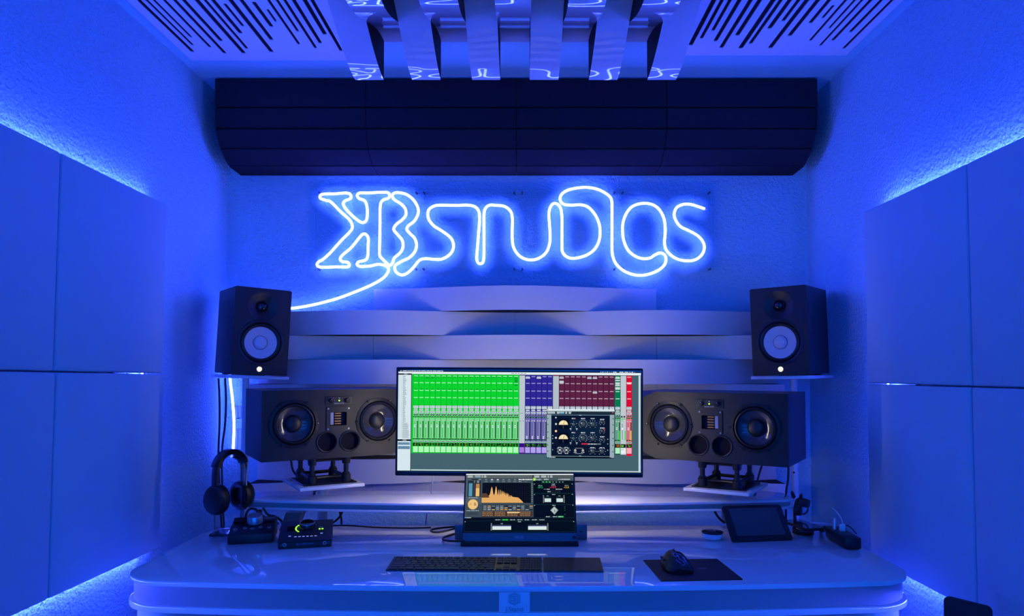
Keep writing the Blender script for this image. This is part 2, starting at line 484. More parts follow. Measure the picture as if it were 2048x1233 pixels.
# ------------------------------------------------------------------ wave diffuser on the back wall
Yr_ = YB - .014; AMP = .135
z_top = at_y(1030, 571, Yr_ - AMP).z
z_2 = at_y(1030, 719.5, Yr_ - AMP).z
RH = (z_top - z_2) / 3
xs = [at_y(464, 640, Yr_).x, at_y(747, 640, Yr_).x, at_y(1030, 640, Yr_).x, at_y(1313, 640, Yr_).x, at_y(1596, 640, Yr_).x]
t = thing('wave_diffuser', 'white wave diffuser of stacked bowed slats on the back wall', 'diffuser')
xcut0, xcut1 = at_y(503, 765, Yr_ - .09).x, at_y(1564, 765, Yr_ - .09).x
def slat(xa, xb, xc, period, z0, z1):
    xa, xb = max(xa, xcut0), min(xb, xcut1)
    b = new(); n = max(8, int(40 * (xb - xa) / period)); rows = []
    for k in range(n + 1):
        x = xa + .0008 + (xb - xa - .0016) * k / n
        y = Yr_ - AMP * (.5 + .5 * math.cos(2 * math.pi * (x - xc) / period))
        rows.append([b.verts.new((x, YB - .001, z0)), b.verts.new((x, y, z0)), b.verts.new((x, y, z1)), b.verts.new((x, YB - .001, z1))])
    ring_faces(b, rows, True, True, True)
    bmesh.ops.recalc_face_normals(b, faces=b.faces)
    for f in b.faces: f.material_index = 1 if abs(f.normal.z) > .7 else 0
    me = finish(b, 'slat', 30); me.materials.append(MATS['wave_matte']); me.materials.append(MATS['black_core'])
    obj('slat', me, None, t)
for i in range(9):
    z1 = z_top - i * RH - .0006; z0 = z1 - RH + .0012
    per = xs[3] - xs[1]
    if i % 2 == 0:
        slat(xs[1], xs[3], xs[2], per, z0, z1)
        if i > 0:
            slat(-1.0 if i == 2 else xs[0], xs[1], xs[0], per, z0, z1); slat(xs[3], .975 if i == 2 else xs[4], xs[4], per, z0, z1)
    else:
        slat(xs[0], xs[2], xs[1], per, z0, z1); slat(xs[2], xs[4], xs[3], per, z0, z1)

# ------------------------------------------------------------------ neon sign
A = [(-85, 1140), (0, 1130), (130, 1105), (300, 1060), (450, 1005), (580, 950), (670, 900), (715, 855), (727, 815), (700, 787), (640, 777), (580, 790), (500, 795), (470, 780),
     (482, 756), (530, 745), (555, 715), (560, 620), (560, 560), (540, 530), (515, 530), (490, 555), (420, 640), (350, 700), (330, 735), (350, 755), (390, 760), (405, 780),
     (390, 798), (300, 798), (170, 800), (140, 780), (155, 755), (190, 735), (250, 680), (340, 580), (410, 510), (430, 470), (410, 415), (330, 340), (255, 265), (210, 250),
     (170, 235), (165, 215), (190, 200), (290, 197), (380, 190), (415, 205), (415, 235), (370, 255), (355, 280), (380, 325), (450, 395), (500, 430), (530, 430), (550, 400),
     (553, 330), (545, 280), (525, 250), (485, 235), (470, 210), (490, 190), (560, 190), (650, 185), (710, 185), (735, 200), (730, 230), (690, 245), (665, 270), (658, 330),
     (657, 450), (655, 600), (655, 700), (680, 735), (720, 775), (740, 785), (760, 765), (775, 725), (820, 685), (845, 640), (840, 580), (800, 530), (770, 490), (790, 450),
     (840, 410), (870, 370), (865, 320), (830, 280), (775, 245), (760, 215), (775, 190), (820, 188), (880, 205), (935, 250), (968, 310), (970, 360), (940, 420), (890, 460),
     (878, 490), (905, 525), (940, 560), (957, 610), (945, 670), (900, 720), (830, 755), (785, 785), (780, 820), (800, 850), (840, 865), (880, 850), (930, 805), (980, 745),
     (1030, 730), (1090, 735), (1160, 735), (1220, 705), (1255, 660), (1260, 605), (1235, 555), (1170, 505), (1100, 460), (1060, 410), (1050, 360), (1065, 320), (1110, 295),
     (1160, 290), (1280, 292), (1380, 290), (1440, 305), (1470, 345), (1475, 420), (1465, 550), (1455, 680), (1452, 730), (1465, 765), (1490, 770), (1508, 745), (1512, 650),
     (1512, 500), (1512, 370), (1525, 315), (1560, 290), (1610, 292), (1680, 300), (1730, 340), (1745, 400)]
B = [(18, 500), (20, 590), (35, 650), (75, 705), (130, 735), (190, 740), (250, 720), (300, 675), (325, 610), (330, 540), (325, 450), (320, 360), (335, 300), (365, 275),
     (400, 290), (420, 330), (427, 400), (427, 500), (427, 600), (430, 670), (460, 710), (510, 728), (580, 718), (650, 690), (705, 640), (735, 570), (740, 490), (725, 420),
     (690, 355), (640, 305), (580, 287), (510, 290), (450, 285), (420, 265), (412, 230), (430, 195), (480, 165), (560, 148), (640, 145), (720, 160), (790, 195), (830, 235),
     (838, 290), (838, 400), (838, 520), (838, 640), (845, 710), (870, 770), (920, 820), (990, 855), (1070, 868), (1150, 855), (1220, 825), (1270, 780), (1282, 730), (1265, 695),
     (1230, 683), (1190, 700), (1150, 725), (1090, 730), (1030, 710), (970, 660), (935, 580), (925, 500), (930, 430), (955, 360), (1000, 305), (1060, 280), (1120, 275),
     (1180, 290), (1230, 330), (1265, 400), (1275, 470), (1275, 530), (1270, 590), (1280, 650), (1320, 700), (1380, 735), (1450, 748), (1520, 740), (1575, 700), (1597, 645),
     (1585, 590), (1540, 540), (1470, 500), (1400, 465), (1360, 410), (1350, 360), (1370, 310), (1420, 285), (1480, 283), (1540, 300), (1600, 320)]
K = 4.109
Yn = YB - .034
path = [at_y(x, y, Yn) for x, y in [(466, 905), (468, 850), (465, 800), (460, 755), (459, 700), (466, 655), (490, 630), (535, 620)]]
path += [at_y(600 + x / K, 340 + y / K, Yn) for x, y in A] + [at_y(1020 + x / K, 340 + y / K, Yn) for x, y in B]
t = thing('neon_sign', 'glowing white-blue neon script sign on clear plates on the back wall', 'neon sign')
# arms crossing: lift the tube a little where it passes over itself is not needed, strokes only touch
b = new(); tube(b, spline(path, 6), .0056, 8)
obj('neon_tube', b, 'neon', t, 60)
pe = path[-1]; b = new(); cyl(b, pe, pe + (path[-1] - path[-2]).normalized() * .008, .0062, .0062, 12); obj('end_cap', b, 'white_plastic', t)
for x0, x1 in ((632, 838), (841, 1035), (1038, 1236), (1239, 1427)):
    p0 = at_y(x0, 379, YB - .022); p1 = at_y(x1, 545, YB - .022)
    b = new(); bx(b, ((p0.x + p1.x) / 2, YB - .022, (p0.z + p1.z) / 2), (p1.x - p0.x, .004, p0.z - p1.z))
    o = obj('clear_plate', b, 'acrylic', t, 0, label='clear acrylic backing plate')
    for sx, sz in ((p0.x + .014, p0.z - .014), (p1.x - .014, p0.z - .014), (p0.x + .014, p1.z + .014), (p1.x - .014, p1.z + .014)):
        b = new(); cyl(b, (sx, YB - .0005, sz), (sx, YB - .027, sz), .0042, .0042, 10); obj('standoff_screw', b, 'grey_metal', t)

for za, zb_ in ((812, 838), (858, 902)):
    p0 = at_y(469, za, YB - .012); p1 = at_y(481, zb_, YB - .012)
    b = new(); bx(b, ((p0.x + p1.x) / 2, YB - .0125, (p0.z + p1.z) / 2), (p1.x - p0.x, .0245, p0.z - p1.z), .002, 1); obj('tube_clip', b, 'acrylic_edge', t)
# ================================================================== DESK
DZ = .75
X0, X1, YF, YBK = -1.056, 1.033, 1.8266, 2.527
def desk_outline(off=0, front=YF):
    x0, x1, y0, y1 = X0 + off, X1 - off, front + off, YBK - off
    out = []
    def arc(cx, cy, r, a0, a1, n=12):
        for i in range(n + 1):
            a = R(a0 + (a1 - a0) * i / n); out.append((cx + r * math.cos(a), cy + r * math.sin(a)))
    rf = .12; rb = .17
    arc(x0 + rf, y0 + rf, rf, 180, 270)
    for i in range(1, 24): out.append((x0 + rf + (x1 - x0 - 2 * rf) * i / 24, y0))
    arc(x1 - rf, y0 + rf, rf, 270, 360)
    arc(x1 - rb, y1 - rb, rb, 0, 90)
    arc(x0 + rb, y1 - rb, rb, 90, 180)
    return [(x, y + .055 * ((x + .01) / 1.0) ** 2 * (y1 - y) / (y1 - y0)) for x, y in out]
t = thing('studio_desk', 'wide glossy white studio desk with rounded corners and a two-tier front', 'desk')
b = new(); prism(b, desk_outline(), DZ - .014, DZ, bev=.003); obj('desk_top', b, 'desk_white', t, 40)
b = new(); prism(b, desk_outline(.008), DZ - .064, DZ - .014); obj('apron', b, 'desk_front', t, 40, label='grey recessed front band under the top')
b = new(); prism(b, desk_outline(-.001), DZ - .081, DZ - .064, bev=.003); obj('lower_plate', b, 'desk_white', t, 40)
for s in (-1, 1):
    b = new(); prism(b, rrect(.10, .52, .045, 5, (X0 + .085) if s < 0 else (X1 - .085), 2.17), 0, DZ - .081); obj('leg', b, 'gloss_white', t, 40)
b = new(); bx(b, (0, YBK - .06, .45), (X1 - X0 - .3, .02, .36), .004); obj('back_panel', b, 'gloss_white', t, 40)
# the maker's plate in the middle of the front
pa = at_y(998, 1178, YF); pb = at_y(1060, 1214, YF)
cxp = (pa.x + pb.x) / 2
pl_ = new(); bx(pl_, (cxp, YF + .006, DZ - .039), (pb.x - pa.x, .010, .0495), .001, 1); lp = obj('logo_plate', pl_, 'desk_white', t, 40)
Mx = Matrix.Translation((cxp, YF + .0008, DZ - .0565)) @ Matrix.Rotation(R(90), 4, 'X')
text('lettering', 'J.Stand', .0165, 'desk_engrave', lp, Mx, .0006)
b = new()
def hexpts(r, cx, cz): return [(cx + r * math.sin(R(60 * i)), YF + .0004, cz + r * math.cos(R(60 * i))) for i in range(6)]
cz = DZ - .031
tube(b, hexpts(.0155, cxp, cz), .0006, 6, closed=True); tube(b, hexpts(.0125, cxp, cz), .0004, 6, closed=True)
for pts in ([(-.0012, .010), (-.0012, -.010)], [(.0012, .010), (.0012, -.010)], [(-.002, .006), (-.008, .006), (-.008, .001), (-.003, .001)], [(-.009, -.004), (-.002, -.004)],
            [(.002, .006), (.008, .006), (.008, -.001), (.002, -.001)], [(.004, -.001), (.004, -.007)], [(.008, -.001), (.008, -.006)]):
    tube(b, [(cxp + x, YF + .0004, cz + z) for x, z in pts], .0005, 6)
obj('emblem', b, 'desk_engrave', lp)

# ------------------------------------------------------------------ raised shelf
SZ = .843
def shelf_outline(off=0):
    x0, x1 = -.985 + off, .943 - off
    out = []
    n = 28
    for i in range(n + 1):
        x = x0 + .03 + (x1 - x0 - .06) * i / n; u = (x - (x0 + x1) / 2) / ((x1 - x0) / 2)
        out.append((x, 2.425 + off + .085 * u * u))
    for i in range(1, 6):
        a = R(-90 + 90 * i / 6); out.append((x1 - .03 + .03 * math.cos(a), 2.51 + off + .03 + .03 * math.sin(a)))
    for i in range(0, 7):
        a = R(90 * i / 6); out.append((x1 - .09 + .09 * math.cos(a), 2.62 - off + .06 * math.sin(a)))
    for i in range(0, 7):
        a = R(90 + 90 * i / 6); out.append((x0 + .09 + .09 * math.cos(a), 2.62 - off + .06 * math.sin(a)))
    for i in range(1, 6):
        a = R(180 + 90 * i / 6); out.append((x0 + .03 + .03 * math.cos(a), 2.51 + off + .03 + .03 * math.sin(a)))
    return out
t = thing('monitor_shelf', 'long glossy white shelf with bowed front raised above the desk', 'shelf', (0, 0, 0))
b = new(); prism(b, shelf_outline(), SZ - .009, SZ, bev=.002); obj('upper_plate', b, 'desk_white', t, 40)
b = new(); prism(b, shelf_outline(.010), SZ - .025, SZ - .009); obj('core_band', b, 'desk_front', t, 40, label='darker band between the two plates')
b = new(); prism(b, shelf_outline(), SZ - .033, SZ - .025, bev=.002); obj('lower_plate', b, 'desk_white', t, 40)
for s, xx in ((-1, -.765), (1, .735)):
    b = new()
    M = Matrix.Translation((xx, 2.47, DZ)) @ Matrix.Shear('XY', 4, (0.0, 0.0))
    va = [[b.verts.new((xx + dx + (s * -.022 if z < .8 else 0) * -1, 2.445 + dy, z)) for dx, dy in ((-.027, 0), (.027, 0), (.027, .05), (-.027, .05))] for z in (DZ, SZ - .033)]
    ring_faces(b, va, True, True, True)
    obj('slanted_foot', b, 'grey_metal', t, 0, label='slanted dark metal foot')

# ------------------------------------------------------------------ wave speakers (horizontal three-way) with stands
def driver(parent, x, z, r, kind):
    b = new(); lathe(b, [(r * 1.16, 0), (r * 1.16, .003), (r * 1.02, .0045), (r * 1.0, .002), (r * .985, -.004)], 40, onface(x, z), False, False)
    f = obj('driver_frame', b, 'rubber', parent)
    b = new(); lathe(b, [(r * .985, -.003), (r * .95, .003), (r * .89, .005), (r * .84, .002), (r * .82, -.002)], 40, onface(x, z), False, False)
    obj('surround', b, 'rubber', f)
    b = new(); lathe(b, [(r * .82, -.002), (r * .7, -.0075), (r * .5, -.0145), (r * .42, -.016)], 40, onface(x, z), False, False)
    obj('cone', b, 'graphite_cone', f)
    b = new(); lathe(b, [(r * .42, -.016), (r * .40, -.011), (r * .33, -.005), (r * .22, -.0015), (r * .1, 0), (0, .0004)], 32, onface(x, z), False, False)
    obj('dust_cap', b, 'black_plastic', f)
    for k in range(6):
        a = R(60 * k + 0)
        b = new(); lathe(b, [(.0042, .0028), (.0042, .0052), (.003, .006), (.0005, .0052)], 10, onface(x + r * 1.15 * math.cos(a), z + r * 1.15 * math.sin(a)), False, False)
        obj('screw', b, 'black_gloss', f)
def big_speaker(side, outer_px, yaw, Y):
    s = -1 if side == 'left' else 1
    W, H, D = .53, .236, .28
    p = at_y(outer_px[0], outer_px[1], Y)
    root = thing('studio_speaker', f'wide black horizontal three-way studio speaker, {side} of the big monitor', 'speaker', (p.x, p.y, p.z), -s * R(yaw), 'horizontal black speakers')
    # local x: 0 at the outer edge, growing inwards (towards the middle of the room)
    k = -s                                # +1: inwards is +x
    def X(u): return k * u
    z0 = H / 2
    wo, wi = (.105, z0 + .004), (.40, z0 + .004)
    tw = (.255, z0 + .017); ports = [(.216, z0 - .062), (.296, z0 - .062)]
    ch = .035
    outer = [(0, 0), (W - ch * 2.2, 0), (W, ch), (W, H - ch), (W - ch * 2.2, H), (0, H)]
    # the cabinet: full box behind, with chamfered inner corners towards the front
    b = new()
    fr = [b.verts.new((X(u), .0185, v)) for u, v in outer]
    bk_pts = [(0, 0), (W - .06, 0), (W, 0), (W, H), (W - .06, H), (0, H)]
    md = [b.verts.new((X(u), .075, v)) for u, v in bk_pts]
    bk = [b.verts.new((X(u), D, v)) for u, v in bk_pts]
    ring_faces(b, [fr, md, bk], True, True, True)
    obj('cabinet', b, 'black_vinyl', root, 25)
    b = new()
    holes = [circ(.071, 36, X(wo[0]), wo[1]), circ(.071, 36, X(wi[0]), wi[1]), [(X(tw[0]) + dx, tw[1] + dz) for dx, dz in rrect(.060, .052, .002, 2)]] + \
            [circ(.0315, 28, X(u), v) for u, v in ports]
    plate_holes(b, [(X(u), v) for u, v in outer], holes, 0, .018, Matrix(((1, 0, 0, 0), (0, 0, 1, 0), (0, 1, 0, 0), (0, 0, 0, 1))))
    obj('baffle', b, 'speaker_front', root, 25)
    for u, v in (wo, wi): driver(root, X(u), v, .0705, 'w')
    for u, v in ports:
        b = new(); lathe(b, [(.0375, 0), (.0375, .002), (.0345, .0035), (.0315, .002), (.0300, -.004), (.0300, -.0175)], 32, onface(X(u), v), False, False)
        o = obj('bass_port', b, 'rubber', root)
        b = new(); lathe(b, [(.0300, -.0175), (0, -.0176)], 28, onface(X(u), v), False, False); obj('port_bottom', b, 'black_felt', o)
    # folded ribbon tweeter
    b = new(); plate_holes(b, rrect(.084, .082, .004, 2, X(tw[0]), tw[1]), [rrect(.058, .046, .002, 2, X(tw[0]), tw[1])], 0, .003, Matrix(((1, 0, 0, 0), (0, 0, -1, 0), (0, 1, 0, 0), (0, 0, 0, 1))))
    tp = obj('tweeter_plate', b, 'black_plastic', root, 30)
    b = new(); bx(b, (X(tw[0]), .016, tw[1]), (.058, .003, .05)); obj('tweeter_recess', b, 'black_gloss', tp, 0)
    for q in range(5):
        b = new(); bx(b, (X(tw[0]), .009, tw[1] - .018 + q * .009), (.024, .008, .0055), .0015, 1); obj('foil_fold', b, 'copper_foil', tp)
    b = new(); bx(b, (X(tw[0] - .0205), .009, tw[1]), (.012, .008, .044), .001, 1); obj('magnet_bar', b, 'silver', tp)
    for sx in (-1, 1):
        for sz in (-1, 1):
            b = new(); lathe(b, [(.0035, .002), (.0032, .0042), (.0005, .0042)], 10, onface(X(tw[0]) + sx * .036, tw[1] + sz * .035), False, False); obj('screw', b, 'silver', tp)
    # control strip
    cx, cz = X(.257), z0 + .079
    b = new(); bx(b, (cx, -.001, cz), (.098, .003, .030), .001, 1); cp = obj('control_plate', b, 'black_plastic', root)
    for dx in (-.028, .028):
        b = new(); lathe(b, [(.0085, 0), (.008, .008), (.0068, .010), (.0005, .010)], 20, onface(cx + dx, cz + .001, -.0025), False, False); kn = obj('knob', b, 'rubber', cp)
        b = new(); bx(b, (cx + dx, -.0128, cz + .005), (.0012, .0006, .004)); obj('pointer', b, 'white_print', kn, 0)
    b = new(); lathe(b, [(.0026, 0), (.0024, .0012), (.0004, .0018)], 12, onface(cx, cz + .0005, -.0025), False, False); obj('power_light', b, 'led_green', cp, label='green power light')
    b = new()
    for a in range(-3, 4):
        an = R(90 + a * 42); bx(b, (cx - .028 + .0115 * math.cos(an), -.0027, cz + .001 + .0115 * math.sin(an)), (.0014, .0004, .0014))
    bx(b, (cx, -.0027, cz + .009), (.004, .0004, .003)); obj('print_mark', b, 'white_print', cp, 0)
    text('lettering', 'ADAM A77X', .0062, 'white_print', cp, Matrix.Translation((cx, -.0027, cz - .0095)) @ Matrix.Rotation(R(90), 4, 'X'), .0001)
    return root, Vector((p.x, p.y, p.z)), -s * R(yaw), k
def iso_stand(side, c, rot, z0, z1):
    t = thing('speaker_stand', f'small black tubular desk stand carrying the {side} horizontal speaker', 'stand', (c.x, c.y, z0), rot, 'tubular desk stands under the speakers')
    h = z1 - z0
    hx, hy = .060, .080
    for sx in (-1, 1):
        for sy in (-1, 1):
            b = new(); x, y = sx * hx, sy * hy
            lathe(b, [(.016, .004), (.016, .030), (.0125, .032), (.0125, .037), (.0085, .038), (.0085, h - .028), (.0125, h - .027), (.0145, h - .022), (.0145, h - .0055)], 20, Matrix.Translation((x, y, 0)))
            obj('leg', b, 'rubber', t)
    for nm, z, rr in (('lower_rail', .022, .006), ('upper_rail', h - .011, .0055)):
        for sy in (-1, 1):
            b = new()
            pts = [(-hx, sy * hy, z), (-hx * .5, sy * (hy - .006), z), (0, sy * (hy - .009), z), (hx * .5, sy * (hy - .006), z), (hx, sy * hy, z)]
            tube(b, spline(pts, 4), rr, 8); obj(nm, b, 'rubber', t)
        for sx in (-1, 1):
            b = new(); cyl(b, (sx * hx, -hy, z), (sx * hx, hy, z), rr, rr, 10); obj(nm, b, 'rubber', t)
    b = new(); bx(b, (0, 0, .002), (.185, .205, .004), .001, 1); obj('base_pad', b, 'rubber', t)
    b = new(); bx(b, (0, 0, h - .003), (.155, .195, .005), .001, 1); obj('top_pad', b, 'rubber', t)
for side, px, yaw, Y in (('left', (522.3, 926), 31.0, 2.39), ('right', (1577.5, 936), 32.0, 2.34)):
    root, p, rot, k = big_speaker(side, px, yaw, Y)
    cpx = (655, 1412)[side == 'right']
    # the stand sits under the middle of the cabinet
    off = Matrix.Rotation(rot, 3, 'Z') @ Vector((k * .238, .125, 0))
    c = p + off
    zpl = (.890, .882)[side == 'right']
    iso_stand(side, c, rot, zpl, p.z)
    q = thing('speaker_platform', f'glossy white plate on a round post under the {side} horizontal speaker', 'platform', (c.x, c.y, 0), rot, 'glossy plates carrying the horizontal speakers')
    b = new(); bx(b, (0, 0, zpl - .006), (.225, .26, .0119), .003, 2); obj('plate', b, 'desk_white', q)
    b = new(); cyl(b, (0, 0, SZ), (0, 0, zpl - .012), .018, .018, 24); obj('post', b, 'pole_white', q)
    b = new(); cyl(b, (0, 0, DZ), (0, 0, SZ - .033), .018, .018, 24); obj('lower_post', b, 'pole_white', q)

# ------------------------------------------------------------------ upright two-way monitors on pole platforms
def hs(side, base, yaw, tilt, roll):
    s = -1 if side == 'left' else 1
    W, H, D = .210, .332, .285
    root = thing('studio_monitor', f'upright black studio monitor with a pale cone on the {side} pole shelf', 'speaker', base, yaw, 'upright pale-coned monitors', tilt=tilt, roll=roll)
    b = new(); bx(b, (0, .013 + (D - .013) / 2, H / 2), (W, D - .013, H), .005, 3); obj('cabinet', b, 'black_vinyl', root)
    b = new()
    wz, tz = .124, .262
    plate_holes(b, rrect(W, H, .007, 4, 0, H / 2), [circ(.0765, 40, 0, wz), circ(.056, 40, 0, tz)], 0, .013, Matrix(((1, 0, 0, 0), (0, 0, 1, 0), (0, 1, 0, 0), (0, 0, 0, 1))))
    obj('baffle', b, 'speaker_front', root, 30)
    b = new(); lathe(b, [(.0765, -.010), (.0765, .0015), (.081, .004), (.086, .003), (.088, 0)], 48, onface(0, wz), False, False)
    wf = obj('woofer_ring', b, 'black_plastic', root)
    b = new(); lathe(b, [(.0765, -.006), (.073, .001), (.068, .003), (.063, .001), (.0605, -.005)], 48, onface(0, wz), False, False); obj('surround', b, 'rubber', wf)
    b = new(); lathe(b, [(.0605, -.004), (.05, -.0072), (.035, -.0105), (.0265, -.0115)], 48, onface(0, wz), False, False); obj('cone', b, 'paper_cone', wf, label='pale grey speaker cone')
    b = new(); lathe(b, [(.0272, -.0122), (.0262, -.010), (.0255, -.0105)], 40, onface(0, wz), False, False); obj('cap_ring', b, 'rubber', wf)
    b = new(); lathe(b, [(.0258, -.0108), (.022, -.0065), (.016, -.0035), (.008, -.002), (0, -.0016)], 36, onface(0, wz), False, False); obj('dust_cap', b, 'paper_cone', wf)
    b = new(); lathe(b, [(.056, .0), (.050, -.0015), (.040, -.005), (.030, -.009), (.021, -.0118)], 48, onface(0, tz), False, False); wg = obj('waveguide', b, 'black_plastic', root)
    b = new(); lathe(b, [(.021, -.012), (.0205, -.004), (.0185, -.003), (.017, -.008)], 36, onface(0, tz), False, False); obj('tweeter_ring', b, 'rubber', wg)
    b = new(); lathe(b, [(.0172, -.009), (.014, -.004), (.009, -.0015), (.004, -.0006), (0, -.0004)], 28, onface(0, tz), False, False); obj('tweeter_dome', b, 'black_gloss', wg)
    b = new(); lathe(b, [(.0098, 0), (.0096, .001), (.0004, .0012)], 28, onface(0, .023), False, False); bd = obj('badge', b, 'led_badge', root, label='small glowing round emblem')
    b = new()
    for q in range(3):
        a = R(90 + 120 * q); ca, sa = math.cos(a), math.sin(a)
        tube(b, [(ca * .001, -.0014, .023 + sa * .001), (ca * .0085, -.0014, .023 + sa * .0085)], .0005, 5)
        for ofs in (-.0017, .0017):
            tube(b, [(ca * .004 - sa * ofs, -.0014, .023 + sa * .004 + ca * ofs), (ca * .0082 - sa * ofs, -.0014, .023 + sa * .0082 + ca * ofs)], .00035, 5)
    tube(b, [(math.cos(R(a)) * .0088, -.0013, .023 + math.sin(R(a)) * .0088) for a in range(0, 360, 20)], .0004, 5, closed=True)
    obj('emblem', b, 'matte_black', bd)
    for sx in (-1, 1):
        b = new(); lathe(b, [(.003, 0), (.003, .001), (.0005, .0011)], 10, onface(sx * .068, .23), False, False); obj('screw', b, 'rubber', root)
    return root
def mid(a, b_): return ((a[0] + b_[0]) / 2, (a[1] + b_[1]) / 2)
TZ = 1.267
for side, pxl, pxr, Yl, Yr2, pole_px, lean in (('left', (463.5, 748), (570.5, 752), 2.705, 2.815, 491, 2.5), ('right', (1508, 746.5), (1617.5, 746), 2.775, 2.655, 1588, -1.3)):
    a = at_y(*pxl, Yl); c = at_y(*pxr, Yr2)
    yaw = math.atan2(c.y - a.y, c.x - a.x)
    m = (a + c) / 2
    hs(side, (m.x, m.y, TZ), yaw, R(1.0), R(lean))
    dv = Matrix.Rotation(yaw, 3, 'Z') @ Vector((0, .135, 0))
    t = thing('pole_shelf', f'small white shelf on a tall pole under the {side} upright monitor', 'shelf', (m.x + dv.x, m.y + dv.y, 0), yaw, 'pole shelves')
    b = new(); bx(b, (0, .012, -.0085), (.232, .285, .013), .003, 2, Matrix.Translation((0, 0, TZ)) @ Matrix.Rotation(R(lean), 4, 'Y')); obj('plate', b, 'gloss_white', t)
    # level pads take up the lean of the cabinet
    b = new(); bx(b, (0, .115, .0005), (.16, .035, .0045), .001, 1, Matrix.Translation((0, 0, TZ)) @ Matrix.Rotation(R(lean), 4, 'Y')); obj('wedge_pad', b, 'rubber', t)
    pp_ = at_y(pole_px, 800, 2.80)
    loc = Matrix.Rotation(-yaw, 3, 'Z') @ Vector((pp_.x - (m.x + dv.x), pp_.y - (m.y + dv.y), 0))
    b = new(); cyl(b, (loc.x, loc.y, .006), (loc.x, loc.y, TZ - .014), .0125, .0125, 24); obj('pole', b, 'pole_white', t)
    b = new(); lathe(b, [(.12, 0), (.12, .006), (.115, .008), (.02, .010)], 32, Matrix.Translation((loc.x, loc.y, 0))); obj('pole_foot', b, 'pole_white', t)
    b = new(); lathe(b, [(.004, .0), (.004, .002)], 10, onface(loc.x, at_y(pole_px, 945, 2.8).z, loc.y - .0125)); obj('screw_hole', b, 'rubber', t)

# ================================================================== BIG MONITOR
MY = 2.385
pA = at_y(795, 742, MY); pB = at_y(1281, 946, MY)
SW, SH = pB.x - pA.x, pA.z - pB.z
t = thing('ultrawide_monitor', 'wide black ultrawide monitor showing a colourful mixer window', 'monitor', ((pA.x + pB.x) / 2, MY, pB.z), R(-.9), roll=R(.35))
bt, bs, bb = .010, .008, .014
b = new(); bx(b, (0, .012, SH / 2 + (bt - bb) / 2), (SW + 2 * bs, .018, SH + bt + bb), .004, 3); obj('frame', b, 'black_plastic', t)
b = new(); bx(b, (0, .0029, SH / 2), (SW + .004, .001, SH + .004)); obj('panel_glass', b, 'screen_glass', t, 0)
b = new(); bx(b, (0, .034, SH / 2), (SW * .72, .028, SH * .7), .012, 3); obj('rear_shell', b, 'black_plastic', t)
mz = pB.z
for nm, p, q in (('bottom', (-.36, .018), (.36, .018)), ('left', (-.37, .03), (-.37, SH - .03)), ('right', (.37, .03), (.37, SH - .03))):
    b = new(); tube(b, [(p[0], .0255, p[1]), (q[0], .0255, q[1])], .0045, 8); obj('bias_light', b, 'bias_white', t, label='white light strip on the back')
b = new(); bx(b, (0, .065, -.02), (.065, .018, .30), .006, 2); nk = obj('stand_neck', b, 'silver', t)
b = new(); bx(b, (0, .066, -mz + SZ + .006), (.20, .12, .012), .004, 2); obj('stand_base', b, 'silver', t)

S = Rects(58, 84, 1972, 893, SW, SH)
GRID = (68, 98, 106)
S.r(58, 84, 1972, 893, GRID, 0)
S.r(58, 84, 1972, 97, (12, 30, 60)); S.r(58, 97, 1972, 115, (225, 236, 240))
S.disc(78, 90, 4, (230, 240, 250), 2)
x = 92
for wd in (38, 15, 15, 20, 22, 14, 22, 42, 30, 22, 32, 34, 18):
    S.r(x, 87, x + wd - 4, 93, (205, 215, 230), 2); x += wd
x = 1655
for wd, cc in ((10, (230, 240, 250)), (16, (180, 200, 220)), (14, (80, 190, 240)), (14, (200, 210, 220)), (16, (90, 140, 180)), (10, (150, 170, 190)), (34, (220, 230, 240)), (10, (90, 110, 140)), (38, (220, 230, 240)), (34, (210, 220, 230)), (14, (210, 220, 230)), (18, (220, 230, 240)), (12, (130, 150, 190))):
    S.r(x, 88, x + wd - 5, 94, cc, 2); x += wd + 3
S.dash(950, 104, 120, 4, (120, 130, 140), 2, 5)
